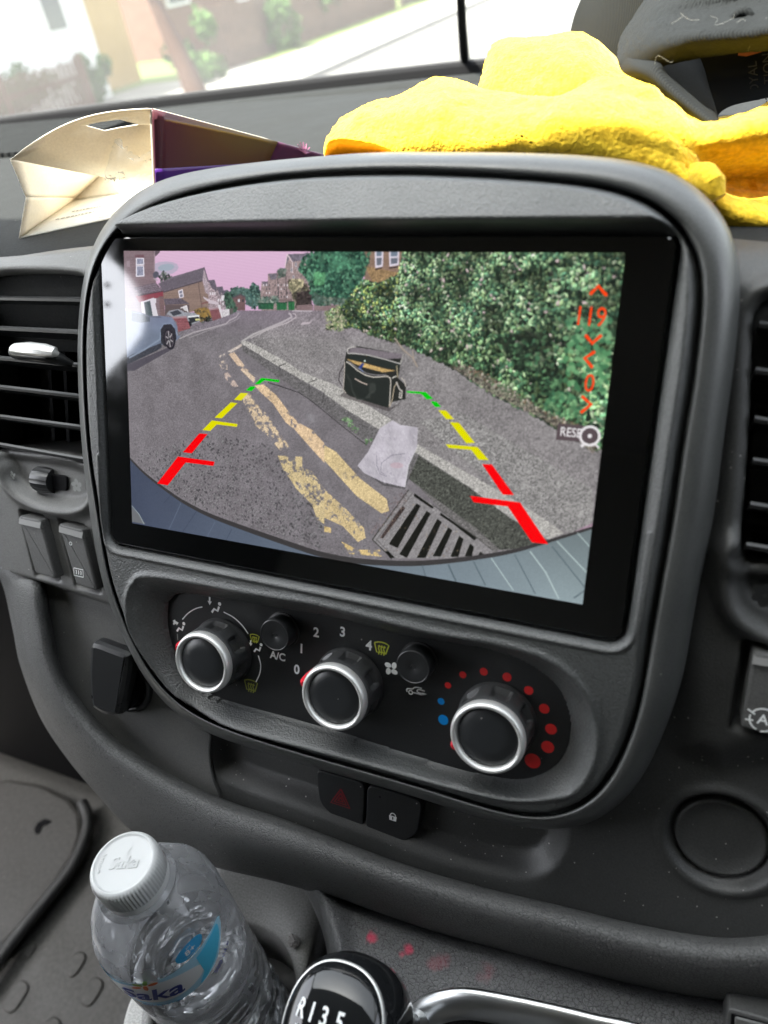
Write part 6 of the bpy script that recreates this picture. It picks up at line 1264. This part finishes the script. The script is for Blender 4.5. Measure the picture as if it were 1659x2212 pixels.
def building(name,label,c,h,wins,wallm,facing=1,roofz=None):
    t=thing(name,(c[0],c[1],0),label,'house'); m=MB(); m.box((c[0],c[1],h[2]/2),(h[0],0,0),(0,h[1],0),(0,0,h[2]/2)); m.build('wall',wallm,t,False,None)
    fx=c[0]+h[0]
    for (y0,y1,z0,z1) in wins:
        w=box_obj('window',(fx+.02,(y0+y1)/2,(z0+z1)/2),(.05,(y1-y0)/2,(z1-z0)/2),M['white'],t); box_obj('pane',(fx+.075,(y0+y1)/2,(z0+z1)/2),(.006,(y1-y0)/2-.07,(z1-z0)/2-.07),M['pane'],w)
    m=MB(); x0,x1=c[0]-h[0]-.3,c[0]+h[0]+.3; y0,y1=c[1]-h[1]-.2,c[1]+h[1]+.2; z=h[2]; mx_=(x0+x1)/2
    m.add([(x0,y0,z),(x1,y0,z),(mx_,y0,z+2.6),(x0,y1,z),(x1,y1,z),(mx_,y1,z+2.6)],[(0,1,2),(5,4,3),(0,3,4,1),(1,4,5,2),(2,5,3,0)]); m.build('roof',M['brick'],t,False,None); return t
building('white_house','white rendered house with a dark window at the upper left, beyond the windscreen',(-15.6,10.4,0),(2.6,4.6,5.4),[(13.62,14.3,1.36,2.5),(10.6,12.0,1.1,2.4),(10,12,3.4,4.6),(13.0,14.5,3.4,4.6)],M['white'])
building('brick_house','red brick house with white framed windows behind the board fence',(-18.6,28.0,0),(2.6,6.5,5.4),[(22.0,23.2,1.25,2.3),(26,28,1.0,2.3),(22,24,3.4,4.6)],M['brick'])
def boards(name,label,x,y0,y1,h,step,mt,gap=.02,cat='fence'):
    t=thing(name,(x,(y0+y1)/2,0),label,cat); m=MB(); y=y0
    while y<y1: 
        hh=h*(1+RR.uniform(-.03,.03)); m.box((x,y,hh/2+.05),(.012,0,0),(0,step/2-gap/2,0),(0,0,hh/2)); y+=step
    m.build('boards',mt,t,False,None); y=y0
    while y<=y1+.01: box_obj('post',(x-.05,y,h/2+.05),(.05,.05,h/2+.08),mt,t); y+=(y1-y0)/max(1,round((y1-y0)/2.4))
    m=MB(); m.box((x-.03,(y0+y1)/2,h*.75),(.02,0,0),(0,(y1-y0)/2,0),(0,0,.04)); m.box((x-.03,(y0+y1)/2,h*.3),(.02,0,0),(0,(y1-y0)/2,0),(0,0,.04)); m.build('rail',mt,t,False,None); return t
boards('picket_fence','low brown picket fence in front of the white house at the left edge',-11.4,8.5,12.6,.95,.13,M['wood2'],.06)
boards('board_fence','weathered red brown board fence along the far pavement',-10.95,16.4,28.0,1.28,.15,M['wood'])
boards('board_fence','grey brown board fence farther up the far pavement, beyond the lamp post',-10.95,28.6,60.0,1.5,.15,simple('grey fence board',(.09,.075,.055),.9,5,.3))
def wbin(x,y,h,label):
    t=thing('wheelie_bin',(x,y,0),label,'bin','wheelie bins by the driveway'); m=MB(); w=.26
    m.add([(x-w*.8,y-w*.8,.05),(x+w*.8,y-w*.8,.05),(x+w*.8,y+w*.8,.05),(x-w*.8,y+w*.8,.05),(x-w,y-w,h),(x+w,y-w,h),(x+w,y+w,h),(x-w,y+w,h)],[(3,2,1,0),(0,1,5,4),(1,2,6,5),(2,3,7,6),(3,0,4,7),(4,5,6,7)]); m.build('bin_body',M['bin'],t,False,None)
    box_obj('lid',(x,y,h+.03),(w*1.08,w*1.08,.03),M['bin'],t,.02)
a=Zp(138,212,0); wbin(a[0],a[1],.86,'larger dark wheelie bin standing beside the picket fence'); a=Zp(190,200,0); wbin(a[0],a[1],.55,'smaller dark bin standing next to the board fence')
box_obj_=box_obj('ochre_board',(-13.2,15.75,1.1),(.04,.62,1.0),M['ochre']); tag(box_obj_,'ochre coloured board standing by the driveway between white house and fence','board')
a=Zp(579,118,0); lpst=thing('lamp_post',(a[0],a[1],0),'slim grey lamp post on the far verge','lamp post')
m=MB(); m.tube([(a[0],a[1],.02),(a[0],a[1],1.2)],.085,14); m.build('base',M['steel'],lpst); m=MB(); m.tube([(a[0],a[1],1.2),(a[0],a[1],5.6),(a[0]+.3,a[1],6.0),(a[0]+1.0,a[1],6.1)],[.055,.045,.04,.035],12); m.build('pole',M['steel'],lpst); box_obj('lamp_head',(a[0]+1.3,a[1],6.08),(.32,.12,.06),M['steel'],lpst,.03)
# windscreen reflection built as a solid tree with flared trunk and added crown
a=Zp(452,272,.10); tt=thing('reflection_tree',(a[0],a[1],.1),'brown windscreen reflection built as a tapering tree on the far pavement','tree')
b0=np.array([a[0],a[1],.1]); b1=np.array(Yp(322,-30,a[1]+.35)); m=MB(); N__=14
m.tube([b0+(b1-b0)*t+np.array([.02*math.sin(t*5),0,0]) for t in np.linspace(0,1,N__)],[.23-.155*t**.8 for t in np.linspace(0,1,N__)],14); top_=b1+(b1-b0)*1.2; m.tube([b1,b1*.5+top_*.5,top_],[.075,.06,.03],10); m.build('trunk',M['bark'],tt)
def leafcloud(name,c,r,n,size,mt,par,seed=1):
    r_=np.random.RandomState(seed); V=[];F=[]
    clumps=[np.array(c)+np.array(r)*(r_.rand(3)-.5)*1.5 for _ in range(9)]
    for k in range(n):
        cl_=clumps[r_.randint(9)]; d=r_.randn(3); d/=np.linalg.norm(d); p=cl_+d*np.array(r)*.42*(r_.rand()**.4)
        a=r_.randn(3); a/=np.linalg.norm(a); b=np.cross(a,r_.randn(3)); b/=np.linalg.norm(b); s=size*(.6+.8*r_.rand()); i=len(V); V+=[p-a*s,p+b*s*.5,p+a*s,p-b*s*.5]; F.append((i,i+1,i+2,i+3))
    return mesh(name,np.array(V),np.array(F),mt,par,False)
leafcloud('crown',top_+np.array([0,0,1.2]),(1.6,1.6,1.3),2600,.12,M['leafm'],tt,3)
for (px,py,rx,rz,lab,sd) in [(430,178,.55,.55,'bushy green shrub growing through the board fence by the tree',4),(385,60,.9,.5,'green shrub rising above the board fence left of the lamp post',5),(600,112,.6,.6,'loose shrub beside the lamp post',6),(55,262,.9,.45,'pale green garden shrub below the picket fence',7),(215,215,.35,.35,'small round shrub beside the smaller bin',8),(690,70,.8,.6,'tall bushy shrub against the far fence',9),(770,30,.7,.6,'rounded green shrub at the far end of the fence, above the yellow cloth',10)]:
    a=Zp(px,py,.1); t=thing('shrub',(a[0],a[1],.1),lab,'shrub','shrubs across the road'); leafcloud('foliage',(a[0],a[1],.1+rz),(rx,rx,rz*1.3),1100,.075,M['leafm'],t,sd)
    m=MB(); 
    for k in range(4): m.tube([(a[0],a[1],.05),(a[0]+RR.uniform(-.2,.2),a[1]+RR.uniform(-.2,.2),.1+rz)],[.02,.008],6)
    m.build('stem',M['bark'],t)
